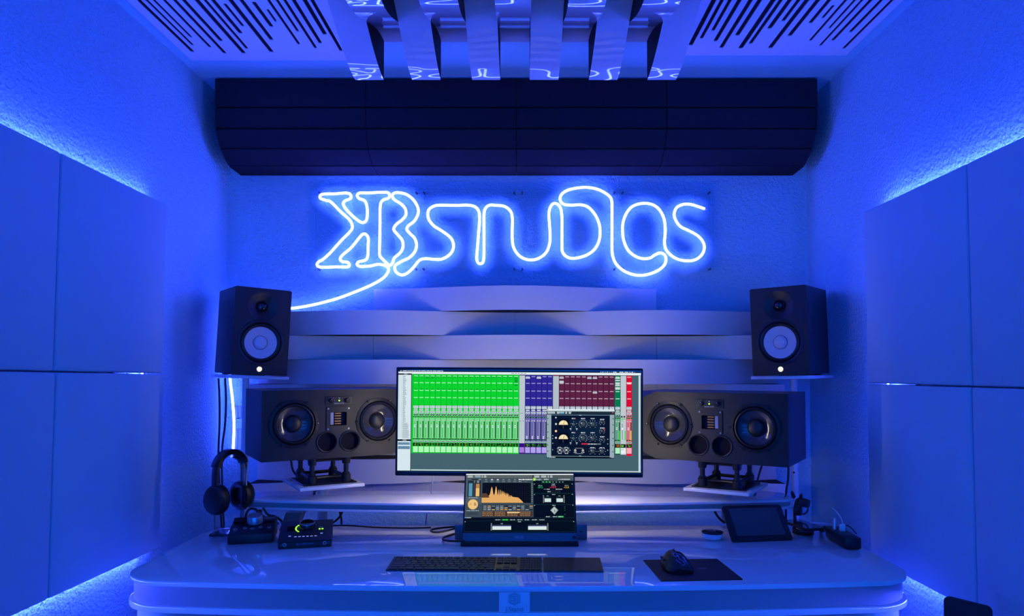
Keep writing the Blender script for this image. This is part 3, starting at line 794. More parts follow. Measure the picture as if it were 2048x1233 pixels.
# side list
S.r(58, 115, 165, 885, (214, 230, 236)); S.r(58, 111, 165, 122, (30, 40, 50), 2); S.r(103, 114, 130, 118, (190, 200, 205), 3)
y = 130
while y < 630:
    S.r(66, y, 70, y + 3, (130, 150, 165), 2); S.r(82, y, 86, y + 3, (120, 160, 190), 2); S.r(94, y, 102 + random.choice((0, 4, 8)) + (26 if y > 500 else 0) + random.randint(4, 16), y + 3.2, (120, 135, 145), 2); y += 8.2
S.r(58, 636, 165, 650, (25, 32, 40), 2); S.r(98, 640, 128, 645, (190, 200, 205), 3)
S.r(60, 660, 156, 680, (112, 156, 182), 2); S.r(60, 690, 156, 714, (112, 156, 182), 2)
for y in (664, 671, 693, 700, 707): S.dash(66, y, 84, 3, (50, 80, 110), 3, 4)
S.r(160, 115, 166, 885, (60, 75, 85), 2)
def strip(x0, x1, top, dark, low, pale, hot, seed, full=True, cap=530):
    rnd = random.Random(seed); wd = x1 - x0
    S.r(x0, 118, x1, 745, dark, 1)
    S.r(x0 + 2, 120, x1 - 3, 362, top, 2)
    for y in (127, 181, 242, 299): S.r(x0 + 6, y, x1 - 8, y + 7, pale, 4)
    for y in range(140, 178, 7): S.r(x0 + 6, y, x1 - 6, y + 1.2, dark, 3)
    for y in range(196, 240, 8): S.r(x0 + 6, y, x1 - 6, y + 1.2, dark, 3)
    for y in range(256, 298, 8): S.r(x0 + 6, y, x1 - 6, y + 1.2, dark, 3)
    for y in range(314, 360, 8): S.r(x0 + 6, y, x1 - 6, y + 1.2, dark, 3)
    S.r(x0 + 3, 366, x1 - 4, 388, (205, 218, 228), 4); S.dash(x0 + 7, 370, wd - 15, 3.5, (110, 125, 150), 5, 2); S.dash(x0 + 9, 379, wd - 20, 3, (130, 140, 160), 5, 2)
    S.r(x0 + 6, 393, x1 - 7, 404, (205, 218, 228), 4); S.dash(x0 + 10, 397, wd - 20, 3, (120, 135, 150), 5, 2)
    if not full: return
    S.r(x0 + 2, 405, x1 - 2, 660, low, 3)
    S.r(x0 + 4, 411, x1 - 4, 426, (188, 205, 210), 4); S.dash(x0 + 10, 417, wd - 22, 3.5, (90, 100, 110), 5, 2)
    for dx in (.3, .7):
        S.disc(x0 + wd * dx, 439, 8, (55, 65, 72), 4); S.disc(x0 + wd * dx - 2, 436, 3, (205, 215, 220), 5, n=8)
    S.r(x0 + 2, 452, x1 - 2, 460, (5, 45, 10), 4)
    for dx in (.3, .72): S.r(x0 + wd * dx - 5, 453.5, x0 + wd * dx + 4, 457.5, (50, 200, 30), 5)
    for dx in (.25, .65): S.r(x0 + wd * dx - 4, 478, x0 + wd * dx + 6, 487, (200, 212, 216), 4); S.r(x0 + wd * dx - 1, 480, x0 + wd * dx + 3, 485, (90, 110, 110), 5)
    S.r(x0 + wd * .30, 496, x0 + wd * .36, 622, (60, 110, 80), 4)
    for y in range(500, 624, 9): S.r(x0 + wd * .54, y, x0 + wd * .64, y + 3, (190, 215, 205), 4)
    S.r(x0 + wd * .24, cap - 12, x0 + wd * .44, cap + 9, (225, 235, 245), 5); S.r(x0 + wd * .24, cap - 5, x0 + wd * .44, cap - 1, (120, 140, 160), 6)
    S.r(x0 + wd * .74, 490, x0 + wd * .90, 624, (8, 40, 14), 4)
    S.r(x0 + 2, 628, x1 - 2, 636, (8, 30, 10), 4); S.r(x0 + wd * .3, 630, x0 + wd * .5, 634, (60, 180, 30), 5)
    S.r(x0 + 2, 645, x1 - 2, 658, (150, 190, 175), 4); S.dash(x0 + 8, 649, wd - 16, 4, (60, 80, 80), 5, 2)
    S.r(x0 + 2, 662, x1 - 3, 688, (4, 14, 6), 4)
    for q in range(4): S.r(x0 + 8 + rnd.randint(0, 14), 666 + q * 5.5, x0 + 16 + rnd.randint(6, 16), 668.5 + q * 5.5, rnd.choice([(90, 210, 20), (170, 210, 30), (60, 180, 20)]), 5)
    S.r(x0 + wd * .78, 665, x0 + wd * .82, 686, (70, 170, 20), 5)
    S.r(x0 + 3, 691, x1 - 3, 737, hot, 4)
S.r(166, 117, 1014, 745, (0, 205, 10), 1)
for i in range(19):
    x0 = 177 + i * 44.0
    strip(x0, x0 + 44, (14, 214, 40), (0, 178, 12), (112, 216, 132), (150, 235, 170), (172, 250, 184), i)
    S.dash(x0 + 8, 135, 26, 5, (0, 110, 25), 5, 2); S.dash(x0 + 14, 233, 18, 5, (0, 110, 25), 5, 1)
    if i == 18:
        for y in (144, 156, 166, 176, 196): S.r(x0 + 8, y, x0 + 34, y + 6, (0, 120, 30), 5)
    if i in (2, 3): S.dash(x0 + 10, 144, 26, 5, (0, 110, 25), 5, 2)
S.r(1016, 120, 1060, 660, (186, 198, 204)); S.r(1016, 117, 1060, 122, (60, 10, 90), 3); S.r(1016, 662, 1060, 745, (58, 8, 128)); S.r(1019, 692, 1057, 735, (168, 124, 214), 2)
S.dash(1024, 420, 26, 4, (120, 130, 140), 2, 2); S.r(1020, 480, 1030, 488, (140, 150, 160), 2); S.r(1042, 480, 1052, 488, (140, 150, 160), 2)
for i in range(5):
    x0 = 1062 + i * 43.6
    strip(x0, x0 + 43.6, (48, 40, 152), (30, 18, 110), (112, 102, 178), (150, 146, 200), (176, 160, 235), 40 + i, True, 615)
    if i in (0, 2): S.r(x0 + 3, 134, x0 + 38, 147, (190, 205, 215), 6)
S.r(1282, 120, 1327, 392, (178, 190, 196)); S.r(1282, 117, 1327, 124, (130, 10, 25), 3)
for i in range(10):
    x0 = 1328 + i * 43.8
    strip(x0, x0 + 43.8, (96, 34, 62), (58, 8, 30), (120, 60, 80), (176, 150, 165), (200, 150, 170), 60 + i, False)
    if i in (0, 5, 6): S.r(x0 + 3, 134, x0 + 38, 146, (178, 190, 196), 6)
    if i == 0: S.r(x0 + 3, 162, x0 + 38, 182, (190, 205, 210), 6)
    if i == 6: S.r(x0 + 3, 250, x0 + 38, 262, (185, 195, 198), 6)
strip(1769, 1812, (0, 128, 78), (0, 74, 46), (104, 168, 136), (180, 220, 200), (170, 240, 190), 80, True, 540)
for y, h in ((132, 12), (152, 10), (172, 12), (190, 12), (210, 20)): S.r(1771, y, 1809, y + h, (200, 218, 216), 6)
S.r(1780, 664, 1806, 686, (150, 80, 10), 6); S.r(1802, 555, 1809, 632, (50, 220, 40), 6)
S.r(1813, 120, 1857, 745, (190, 202, 206)); S.r(1815, 662, 1855, 690, (10, 20, 14), 2); S.r(1819, 670, 1838, 684, (90, 200, 30), 3)
for dx in (10, 30): S.disc(1813 + dx, 445, 8, (60, 70, 78), 3)
S.r(1818, 460, 1852, 466, (50, 190, 40), 3); S.r(1820, 474, 1832, 482, (90, 220, 90), 3); S.r(1845, 555, 1853, 632, (50, 220, 40), 3); S.r(1825, 500, 1830, 625, (120, 130, 135), 3); S.r(1822, 532, 1834, 548, (240, 244, 248), 4)
S.r(1815, 695, 1855, 738, (232, 238, 240), 2); S.dash(1818, 704, 24, 3, (90, 100, 110), 3, 2)
strip(1858, 1903, (222, 8, 44), (170, 0, 26), (226, 108, 128), (240, 170, 180), (250, 170, 180), 90, True, 542)
S.r(1861, 172, 1899, 182, (250, 225, 230), 6); S.r(1890, 555, 1898, 632, (200, 200, 40), 6); S.r(1858, 740, 1903, 755, (220, 10, 44), 2)
S.r(1954, 118, 1970, 893, (196, 214, 218), 2); S.r(166, 873, 1972, 884, (176, 198, 202), 2); S.r(58, 884, 1972, 893, (20, 30, 36), 3)
# plug-in window
L = 8
S.r(1232, 388, 1765, 776, (6, 10, 16), L); S.r(1232, 388, 1765, 400, (222, 234, 236), L + 1); S.r(1232, 400, 1765, 406, (150, 168, 172), L + 1)
S.r(1236, 390, 1243, 396, (230, 70, 80), L + 2); S.r(1245, 390, 1250, 396, (235, 200, 90), L + 2)
S.r(1232, 406, 1765, 429, (28, 44, 50), L + 1)
for xx, ww, yy in ((1238, 60, 408), (1238, 62, 417), (1312, 58, 408), (1312, 22, 417), (1378, 16, 408), (1378, 16, 417), (1404, 22, 408), (1404, 20, 417)): S.r(xx, yy, xx + ww, yy + 7, (188, 204, 208), L + 2)
S.r(1337, 417, 1370, 424, (80, 180, 230), L + 3); S.r(1748, 409, 1757, 417, (220, 70, 90), L + 2)
S.r(1234, 430, 1269, 765, (150, 172, 178), L + 1); S.r(1729, 430, 1763, 768, (150, 172, 178), L + 1)
for yy in (462, 510, 570, 618, 672, 722):
    S.disc(1242, yy, 5, (70, 86, 92), L + 2, n=8); S.disc(1754, yy, 5, (70, 86, 92), L + 2, n=8)
S.r(1271, 432, 1728, 760, (8, 18, 34), L + 1); S.r(1420, 470, 1650, 640, (10, 30, 50), L + 2); S.r(1271, 432, 1728, 436, (110, 140, 160), L + 2); S.r(1271, 686, 1728, 689, (2, 4, 8), L + 3); S.r(1271, 758, 1728, 762, (120, 140, 140), L + 2)
S.r(1488, 432, 1506, 438, (170, 190, 195), L + 3); S.r(1488, 755, 1506, 761, (170, 190, 195), L + 3)
for my in (512, 625):
    S.r(1324, my - 50, 1406, my + 35, (3, 5, 8), L + 3)
    S.disc(1364, my, 36, (238, 216, 160), L + 4, 0, 180, 18); S.disc(1364, my - 2, 25, (250, 236, 196), L + 5, 20, 160, 14)
    S.poly([(1362, my - 4), (1366, my - 4), (1374, my - 30), (1372, my - 31)], (90, 60, 30), L + 6)
    S.r(1360, my + 6, 1366, my + 28, (60, 70, 76), L + 5)
def pknob(cx, cy, r, ring=True, n=13):
    if ring:
        for q in range(n):
            a = R(-50 + 280 * q / (n - 1)); S.disc(cx + (r + 9) * math.cos(a), cy - (r + 9) * math.sin(a), 2.4, (205, 216, 222), L + 4, n=6)
    S.disc(cx, cy + 4, r + 1, (2, 4, 8), L + 4); S.disc(cx, cy, r, (44, 54, 62), L + 5); S.disc(cx - 1, cy - 3, r * .62, (66, 78, 86), L + 6)
    S.poly([(cx - r * .9, cy - r * .6), (cx - r * .5, cy - r * .1), (cx - r * .35, cy - r * .35)], (220, 230, 235), L + 7)
for ky in (505, 617):
    pknob(1519, ky, 23, True, 15); pknob(1594, ky, 22, True, 9); pknob(1445, ky + 4, 15, True, 5)
    S.dash(1502, ky - 48, 34, 8, (196, 208, 214), L + 4, 2); S.dash(1578, ky - 48, 32, 7, (196, 208, 214), L + 4, 2); S.dash(1430, ky - 48, 28, 8, (196, 208, 214), L + 4, 2); S.dash(1448, ky - 47, 12, 5, (200, 60, 80), L + 5, 1)
    for dx in (-24, 24): S.r(1445 + dx - 7, ky + 34, 1445 + dx + 7, ky + 40, (196, 208, 214), L + 4); S.r(1445 + dx - 2, ky + 44, 1445 + dx + 3, ky + 49, (196, 208, 214), L + 4)
for cy in (493, 561, 630): pknob(1668, cy, 11, True, 9); S.dash(1652, cy - 30, 36, 7, (196, 208, 214), L + 4, 2)
S.r(1682, 541, 1692, 549, (200, 40, 60), L + 6)
S.disc(1305, 455, 8, (190, 204, 210), L + 4, n=4); S.disc(1306, 506, 8, (200, 208, 204), L + 4); S.disc(1306, 615, 8, (200, 208, 204), L + 4); S.disc(1306, 562, 9, (255, 190, 120), L + 4); S.disc(1306, 562, 5, (255, 236, 205), L + 5)
for yy in (595, 618, 655, 706): S.r(1278, yy, 1284, yy + 7, (170, 190, 200), L + 4)
for yy in (620, 657, 706): S.r(1709, yy, 1716, yy + 7, (170, 190, 200), L + 4)
S.dash(1508, 656, 46, 11, (224, 40, 60), L + 4, 2); S.dash(1558, 659, 42, 7, (200, 210, 215), L + 4, 2); S.dash(1602, 659, 28, 7, (200, 210, 215), L + 4, 1); S.r(1634, 656, 1660, 668, (90, 106, 112), L + 4)
for cx in (1337, 1388):
    S.disc(cx, 711, 7, (236, 232, 210), L + 5)
    for dx in (-14, 14):
        for dy in (-12, 12): S.r(cx + dx - 7, 711 + dy - 7, cx + dx + 7, 711 + dy + 7, (150, 164, 170), L + 4); S.r(cx + dx - 4, 711 + dy - 4, cx + dx + 4, 711 + dy + 4, (16, 24, 34), L + 5)
    S.dash(cx - 12, 735, 26, 6, (196, 208, 214), L + 4, 2); S.dash(cx - 14, 688, 24, 6, (196, 208, 214), L + 4, 2); S.poly([(cx + 24, 716), (cx + 34, 716), (cx + 29, 706)], (150, 180, 220), L + 5)
for cx in (1458, 1518): S.disc(cx, 713, 9, (214, 210, 190), L + 4); S.disc(cx, 714, 4, (30, 30, 26), L + 5); S.dash(cx - 12, 726, 26, 5, (196, 208, 214), L + 4, 2)
S.r(1456, 695, 1520, 697, (190, 200, 206), L + 4); S.r(1456, 738, 1520, 740, (190, 200, 206), L + 4)
for cx in (1594, 1667): pknob(cx, 719, 20, True, 7); S.dash(cx - 18, 688, 38, 7, (196, 208, 214), L + 4, 2)
S.r(1237, 764, 1248, 772, (110, 200, 235), L + 4); S.dash(1252, 765, 50, 7, (196, 208, 214), L + 4, 4); S.dash(1744, 768, 18, 4, (150, 160, 166), L + 4, 2)
S.build('screen_image', t)

# ------------------------------------------------------------------ small portable monitor
a0 = at_z(921.5, 1092.6, DZ); a1 = at_z(1157, 1092.6, DZ)
t = thing('portable_monitor', 'small dark portable monitor leaning in front of the big monitor', 'monitor', ((a0.x + a1.x) / 2, a0.y, DZ), 0)
PW = a1.x - a0.x
tl = R(26)
Mt = Matrix.Translation((0, .012, .010)) @ Matrix.Rotation(-tl, 4, 'X')
b = new(); bx(b, (0, .006, .1105), (PW - .006, .009, .219), .003, 2, Mt); body = obj('frame', b, 'black_gloss', t)
b = new(); bx(b, (0, .0008, .0135), (PW - .008, .002, .026), .0008, 1, Mt); ch = obj('chin', b, 'grey_metal', t, label='lighter chin strip')
text('lettering', 'ASUS', .0115, 'silver', ch, Mt @ Matrix.Translation((-.002, -.0006, .0125)) @ Matrix.Rotation(R(90), 4, 'X'), .0003)
b = new(); lathe(b, [(.0055, 0), (.0055, .0012), (.003, .0016), (.0005, .0012)], 16, Mt @ onface(PW / 2 - .012, .0125, -.0002), False, False); obj('power_button', b, 'black_gloss', ch)
b = new(); bx(b, (0, .004, .0055), (PW, .030, .011), .002, 2); obj('cover_foot', b, 'matte_black', t)
b = new(); va = [b.verts.new(p) for p in ((-.12, .105, .150), (.12, .105, .150), (.14, .170, .002), (-.14, .170, .002))]; b.faces.new(va)
q = bmesh.ops.extrude_face_region(b, geom=b.faces[:]); bmesh.ops.translate(b, vec=(0, .003, .002), verts=[v for v in q['geom'] if isinstance(v, bmesh.types.BMVert)])
obj('cover_flap', b, 'matte_black', t, 0)
W2, H2 = .345, .187
S = Rects(406, 133, 1656, 797, W2, H2)
S.r(406, 133, 1656, 797, (4, 10, 12), 0)
S.r(406, 133, 1656, 145, (236, 242, 244)); S.r(406, 145, 1180, 182, (92, 100, 98)); S.r(1188, 145, 1656, 182, (80, 88, 84))
for x, w_ in ((425, 60), (510, 66), (588, 14), (614, 28), (1200, 60), (1280, 60), (1356, 14), (1384, 28)):
    S.r(x, 152, x + w_, 162, (176, 186, 186), 2); S.r(x, 166, x + w_, 176, (190, 198, 198) if x != 510 else (110, 170, 200), 2)
# left analyser
S.r(406, 182, 1186, 632, (62, 76, 84)); S.r(412, 188, 585, 480, (78, 92, 100), 2); S.r(600, 238, 1160, 470, (3, 6, 8), 2)
S.r(470, 193, 545, 204, (20, 28, 34), 3); S.r(560, 195, 575, 203, (170, 180, 186), 3)
S.r(430, 210, 582, 400, (36, 46, 52), 3); S.r(443, 244, 484, 394, (84, 150, 178), 4); S.r(524, 250, 566, 300, (190, 130, 70), 4); S.r(524, 300, 566, 394, (240, 188, 112), 4)
for y in range(215, 240, 9):
    S.r(500, y, 514, y + 4, (150, 160, 166), 4); S.r(535, y, 560, y + 4, (190, 196, 200), 4)
for y in range(250, 395, 14): S.r(500, y, 508, y + 3, (130, 140, 146), 4)
S.dash(446, 408, 106, 6, (190, 198, 200), 3, 6)
S.disc(496, 486, 58, (232, 186, 112), 3, n=32); S.disc(496, 486, 50, (240, 196, 124), 4, n=32)
S.dash(426, 554, 140, 7, (176, 186, 190), 3, 6)
for x in (640, 708, 776, 842, 908, 976): S.disc(x, 208, 14, (206, 214, 216) if x in (708, 776) else (120, 134, 140), 2, 0, 180, 8); S.r(x - 18, 222, x + 18, 227, (140, 152, 158), 2)
S.dash(1018, 194, 160, 12, (230, 236, 238), 2, 7); S.dash(1018, 222, 30, 6, (190, 200, 200), 2, 2); S.dash(1090, 222, 24, 6, (120, 130, 130), 2, 2)
for x in range(620, 1160, 26): S.r(x, 240, x + 1.5, 468, (36, 42, 40), 3)
for y in range(262, 468, 24): S.r(600, y, 1160, y + 1.5, (34, 40, 38), 3)
env = [(594, 410), (640, 408), (670, 402), (690, 380)]
def spec(x):
    base = 410 - max(0, min(1, (x - 660) / 60)) * 25
    if x < 670: return 410
    pk = 0
    for c_, h_, w_ in ((708, 292, 16), (758, 285, 13), (790, 312, 7), (810, 312, 6), (826, 326, 6), (840, 332, 6), (852, 338, 5), (864, 340, 5), (876, 344, 5), (888, 346, 5), (898, 350, 5), (918, 368, 5), (936, 374, 6)):
        pk = max(pk, (395 - h_) * math.exp(-((x - c_) / w_) ** 2))
    base = 388 if x < 780 else (396 if x < 860 else (404 if x < 940 else 400 + (x - 940) * .12))
    if x > 1010: base = 408 + (x - 1010) ** 1.25 * .33
    return min(468, base - pk)
xs_ = [594 + i * 3 for i in range(164)]
for u, v in zip(xs_, xs_[1:]):
    S.poly([(u, 468), (v, 468), (v, spec(v)), (u, spec(u))], (226, 170, 96), 4)
S.poly([(600, 408)] + [(600 + i * 8, 365 - 6 * math.sin(i * .35) + max(0, i - 6) * 8) for i in range(11)] + [(684, 408)], (92, 62, 34), 5)
for y in range(250, 470, 22): S.r(1168, y, 1180, y + 5, (160, 170, 172), 3)
S.r(600, 486, 1180, 560, (50, 62, 70), 2)
for x in range(616, 1170, 48):
    for y in (502, 522, 542):
        S.r(x, y, x + 36, y + 9, random.choice([(150, 160, 164), (120, 134, 140), (226, 170, 96), (24, 30, 36), (180, 190, 194)]), 3)
S.r(600, 566, 1176, 624, (64, 46, 30), 2)
for x in (606, 746, 890, 1034):
    for y in (570, 588, 606): S.dash(x, y, 120, 8, (176, 136, 92), 3, 5)
S.r(888, 570, 1030, 584, (240, 200, 140), 5)
# right meters
S.r(1186, 182, 1656, 214, (66, 84, 88)); S.r(1186, 182, 1216, 214, (150, 220, 70), 2); S.r(1192, 188, 1210, 208, (190, 240, 120), 3)
for x, w_ in ((1312, 54), (1478, 10), (1494, 12), (1514, 62), (1580, 36)): S.dash(x, 192, w_, 11, (200, 210, 212), 2, 4)
for i in range(7): S.r(1286 + i * 38, 220, 1318 + i * 38, 237, (18, 120, 40) if i < 3 else (26, 36, 40), 2); S.r(1298 + i * 38, 225, 1308 + i * 38, 233, (180, 220, 190), 3)
def frame_(x0, y0, x1, y1):
    for a_ in ((x0, y0, x1, y0 + 2), (x0, y1 - 2, x1, y1), (x0, y0, x0 + 2, y1), (x1 - 2, y0, x1, y1)): S.r(*a_, (26, 60, 60), 2)
    S.r(x0 + 4, y0 + 6, x0 + 12, y0 + 14, (190, 204, 206), 3); S.r(x1 - 18, y0 + 4, x1 - 8, y0 + 12, (170, 186, 188), 3); S.dash((x0 + x1) / 2 - 18, y0 + 6, 36, 7, (190, 200, 202), 3, 2)
frame_(1192, 244, 1650, 360); frame_(1192, 364, 1650, 486); frame_(1192, 488, 1652, 640); frame_(406, 672, 1654, 792)
for x in (1266, 1418, 1570): S.dash(x - 20, 266, 44, 7, (150, 164, 166), 3, 2)
S.dash(1310, 310, 30, 6, (150, 160, 160), 3, 2); S.dash(1346, 308, 30, 9, (210, 214, 214), 3, 2); S.dash(1446, 308, 78, 9, (190, 196, 196), 3, 3)
S.r(1344, 330, 1496, 352, (40, 54, 56), 3); S.r(1394, 334, 1488, 348, (6, 8, 8), 4); S.dash(1352, 337, 36, 8, (190, 200, 200), 4, 2)
for x in (1352, 1488):
    S.r(x - 38, 400, x + 38, 418, (26, 40, 46), 3); S.r(x - 36, 419, x + 38, 460, (206, 226, 220), 3); S.dash(x - 12, 385, 24, 9, (130, 140, 140), 3, 2)
for x in (1304, 1540):
    for y in range(384, 460, 15): S.r(x - 6, y, x + 6, y + 7, (160, 172, 172), 3)
S.poly([(1426, 508), (1470, 552), (1426, 602), (1380, 552)], (150, 164, 160), 3); S.poly([(1426, 518), (1452, 550), (1426, 590), (1396, 552)], (190, 202, 198), 4); S.poly([(1420, 540), (1440, 560), (1424, 580)], (110, 124, 122), 5)
for x, cc in ((1318, (30, 44, 46)), (1396, (30, 44, 46)), (1460, (20, 150, 40))): S.r(x, 616, x + 72, 634, cc, 3); S.dash(x + 12, 621, 46, 8, (190, 200, 200), 4, 2)
for y in (510, 528, 550, 596): S.r(1540, y, 1550, y + 5, (60, 140, 120), 3)
S.r(406, 632, 430, 641, (70, 160, 220), 3); S.dash(430, 633, 50, 8, (190, 200, 200), 3, 3)
for i in range(7):
    x = 744 + i * 83; S.r(x, 650, x + 78, 670, (22, 40, 44) if i != 1 else (14, 110, 34), 3); S.dash(x + 12, 656, 56, 8, (170, 182, 184) if i != 1 else (80, 220, 80), 4, 2)
for x0, x1 in ((724, 934), (1126, 1334)):
    S.r(x0, 712, x1, 728, (30, 44, 60), 3); S.r(x0, 728, x1, 736, (170, 170, 220), 3); S.r(x0, 735, x1, 770, (216, 234, 226), 3); S.dash((x0 + x1) / 2 - 12, 697, 26, 12, (130, 140, 140), 3, 2)
    for y in range(700, 772, 14): S.r((x0 - 18) if x0 < 1000 else x1 + 8, y, (x0 - 6) if x0 < 1000 else x1 + 20, y + 7, (170, 182, 182), 3)
so = S.build('screen_image', t)
so.matrix_local = Mt @ Matrix.Translation((0, .0012, .029))
def stext(s_, px, py, size, m):
    x0, y0, x1, y1, W_, H_ = S.a
    p = ((px - x0) / (x1 - x0) * W_ - W_ / 2, -.0007, H_ - (py - y0) / (y1 - y0) * H_)
    return text('lettering', s_, size, m, so, Matrix.Translation(p) @ Matrix.Rotation(R(90), 4, 'X'), .00002)
def emat(name, c, k=1.0):
    mat(name, (.02, .02, .02), .5, emit=lin(c), estr=k)
emat('glow_green', (60, 220, 110)); emat('glow_red', (240, 60, 90)); emat('glow_yellow', (240, 200, 60)); emat('glow_white', (214, 222, 224)); emat('glow_dark', (34, 28, 22)); emat('glow_sand', (190, 150, 96)); emat('glow_slate', (30, 40, 46))
stext('A', 470, 486, .0125, 'glow_sand'); stext('B', 520, 486, .0125, 'glow_dark'); stext('-37.2', 1266, 292, .0085, 'glow_green'); stext('-14.9', 1412, 290, .0105, 'glow_red'); stext('-13.0', 1568, 292, .0085, 'glow_yellow')
stext('ADPTR', 492, 596, .0115, 'glow_slate'); stext('Insight', 1250, 199, .0068, 'glow_white')

# grey hub bars of the monitor arm either side behind the small screen
t = thing('cable_hub', 'grey hub bar standing on the desk behind the portable monitor', 'hub', (-.005, 2.33, DZ))
for s in (-1, 1):
    b = new(); bx(b, (s * .125, .0, .024), (.17, .022, .047), .002, 2, Matrix.Rotation(0, 4, 'Z')); obj('hub_wing', b, 'grey_metal', t)
b = new(); bx(b, (.190, -.0115, .026), (.008, .001, .004)); obj('port', b, 'rubber', t, 0)

# ================================================================== KEYBOARD, TRACKPAD, PAD, MOUSE
kl = at_z(771.5, 1143.5, DZ); kr = at_z(1085, 1145.5, DZ)
yaw = math.atan2(kr.y - kl.y, kr.x - kl.x)
t = thing('keyboard', 'slim dark full-size keyboard lying in the middle of the desk', 'keyboard', (kl.x, kl.y, DZ), yaw)
KW, KD = .4187, .1149
incl = R(2.6)
Mk = Matrix.Translation((0, 0, .0045)) @ Matrix.Rotation(incl, 4, 'X')
b = new()
va = [[b.verts.new((x, y, z)) for x, y, z in ((0, 0, 0.0), (KW, 0, 0.0), (KW, KD, 0.0), (0, KD, 0.0))], [b.verts.new((x, y, z)) for x, y, z in ((0, 0, .0042), (KW, 0, .0042), (KW, KD, .0094), (0, KD, .0094))]]
ring_faces(b, va, True, True, True)
obj('case', b, 'space_grey', t, 0)
keymeshes = {}
def key(x, y, w_, h_):
    kk = (round(w_, 4), round(h_, 4))
    if kk not in keymeshes:
        b = new(); bx(b, (0, 0, .0011), (w_, h_, .0022), .0012, 1); keymeshes[kk] = finish(b, 'key', 40); keymeshes[kk].materials.append(MATS['dark_key'])
    o = bpy.data.objects.new('key', keymeshes[kk]); col.objects.link(o); o.parent = t
    o.matrix_local = Mk @ Matrix.Translation((x, y, .0002))
U = .01905; g = .0024
rows = [(.0095, .016, [1.25, 1, 1.25, 1.25, 5.0, 1.25, 1, 1.25, 1.25]), (.0285, .0165, [2.25] + [1] * 10 + [2.25]), (.0475, .0165, [1.75] + [1] * 11 + [1.75]),
        (.0665, .0165, [1.5] + [1] * 12 + [1.0]), (.0855, .0165, [1] * 13 + [1.5]), (.1035, .0135, [1.1] + [1] * 13)]
MW = .2845
for y, h_, ws in rows:
    tot = sum(ws); x = .006
    for w_ in ws:
        ww = w_ / tot * MW; key(x + ww / 2, y, ww - g, h_); x += ww
for cx in (.303, .322, .341):
    for y, h_ in ((.0855, .0165), (.0665, .0165), (.1035, .0135)): key(cx, y, U - g, h_)
    key(cx, .0095, U - g, .0165)
key(.322, .0285, U - g, .0165)
for c_ in range(4):
    cx = .365 + c_ * .0146 - .002 + .002
    for y, h_ in ((.0285, .0165), (.0475, .0165), (.0665, .0165), (.0855, .0165), (.1035, .0135), (.0095, .0165)): key(cx, y, .0146 - .002, h_)
p = at_z(1088, 1146, DZ)
t = thing('trackpad', 'flat dark trackpad right of the keyboard', 'trackpad', (kl.x + (KW + .0035) * math.cos(yaw), kl.y + (KW + .0035) * math.sin(yaw), DZ), yaw)
b = new(); va = [[b.verts.new((x, y, z)) for x, y, z in ((0, 0, 0.0), (.16, 0, 0.0), (.16, .115, 0.0), (0, .115, 0.0))], [b.verts.new((x, y, z)) for x, y, z in ((0, 0, .0048), (.16, 0, .0048), (.16, .115, .0095), (0, .115, .0095))]]
ring_faces(b, va, True, True, True); obj('base', b, 'space_grey', t, 0)
b = new(); prism(b, rrect(.1585, .1135, .006, 4, .08, .0575), 0, .0006, Matrix.Translation((0, 0, .00485)) @ Matrix.Rotation(math.atan2(.0047, .115), 4, 'X')); obj('glass_top', b, 'dark_key', t)
fl, fr_, bl = at_z(1322.5, 1164.2, DZ), at_z(1486.3, 1161, DZ), at_z(1292.8, 1122, DZ)
yawp = math.atan2(fr_.y - fl.y, fr_.x - fl.x)
t = thing('mouse_pad', 'thin black square mouse pad at the right front of the desk', 'mouse pad', (fl.x, fl.y, DZ), yawp)
PWd, PDp = (fr_ - fl).length, (bl - fl).length
b = new(); prism(b, rrect(PWd, PDp, .003, 3, PWd / 2, PDp / 2), 0, .002); obj('mat', b, 'matte_black', t)
for k in range(6):
    b = new(); va = [b.verts.new((.130 + k * .0042 + d, y, .0022)) for d, y in ((0, .098), (.0016, .098), (-.0012, .114), (-.0028, .114))]; b.faces.new(va); obj('print_mark', b, 'grey_print', t, 0)
mp = at_z(1353, 1139, DZ)
t = thing('computer_mouse', 'black gaming mouse with an outlined creature emblem on the mouse pad', 'mouse', (mp.x, mp.y, DZ + .002), R(4))
def mouse_h(v):
    if v < .62: q = v / .62; return .012 + .030 * (q * (1.75 - .75 * q))
    q = (v - .62) / .38; return .042 - .024 * q * q
b = new(); NX, NY = 14, 18
top = []
for j in range(NY + 1):
    v = j / NY; y = -.060 + .120 * v
    wdt = .034 + .007 * math.sin(math.pi * min(1, v * 1.1)) - .004 * v
    if v < .08: wdt *= .80 + .2 * v / .08
    hgt = mouse_h(v)
    row = []
    for i in range(NX + 1):
        u = -1 + 2 * i / NX
        row.append(b.verts.new((wdt * u, y + (.006 * u * u if v < .3 else 0), .006 + (hgt - .006) * (1 - abs(u) ** 3.2) + .004 * (u < 0) * (1 - abs(u) ** 2))))
    top.append(row)
for r0, r1 in zip(top, top[1:]):
    for i in range(NX): b.faces.new((r0[i], r0[i + 1], r1[i + 1], r1[i]))
rim = [r[0] for r in top] + top[-1][1:] + [r[-1] for r in reversed(top[:-1])] + list(reversed(top[0][1:-1]))
bot = [b.verts.new((v.co.x * .93, v.co.y * .96, 0)) for v in rim]
ring_faces(b, [bot, rim], True, True, False)
shell = obj('shell', b, 'black_plastic', t, 50)
def shell_z(x, y):
    v = (y + .06) / .12; wdt = .034 + .007 * math.sin(math.pi * min(1, v * 1.1)) - .004 * v
    hgt = mouse_h(v); u = max(-1, min(1, x / wdt))
    return .006 + (hgt - .006) * (1 - abs(u) ** 3.2) + .004 * (u < 0) * (1 - abs(u) ** 2)
b = new()
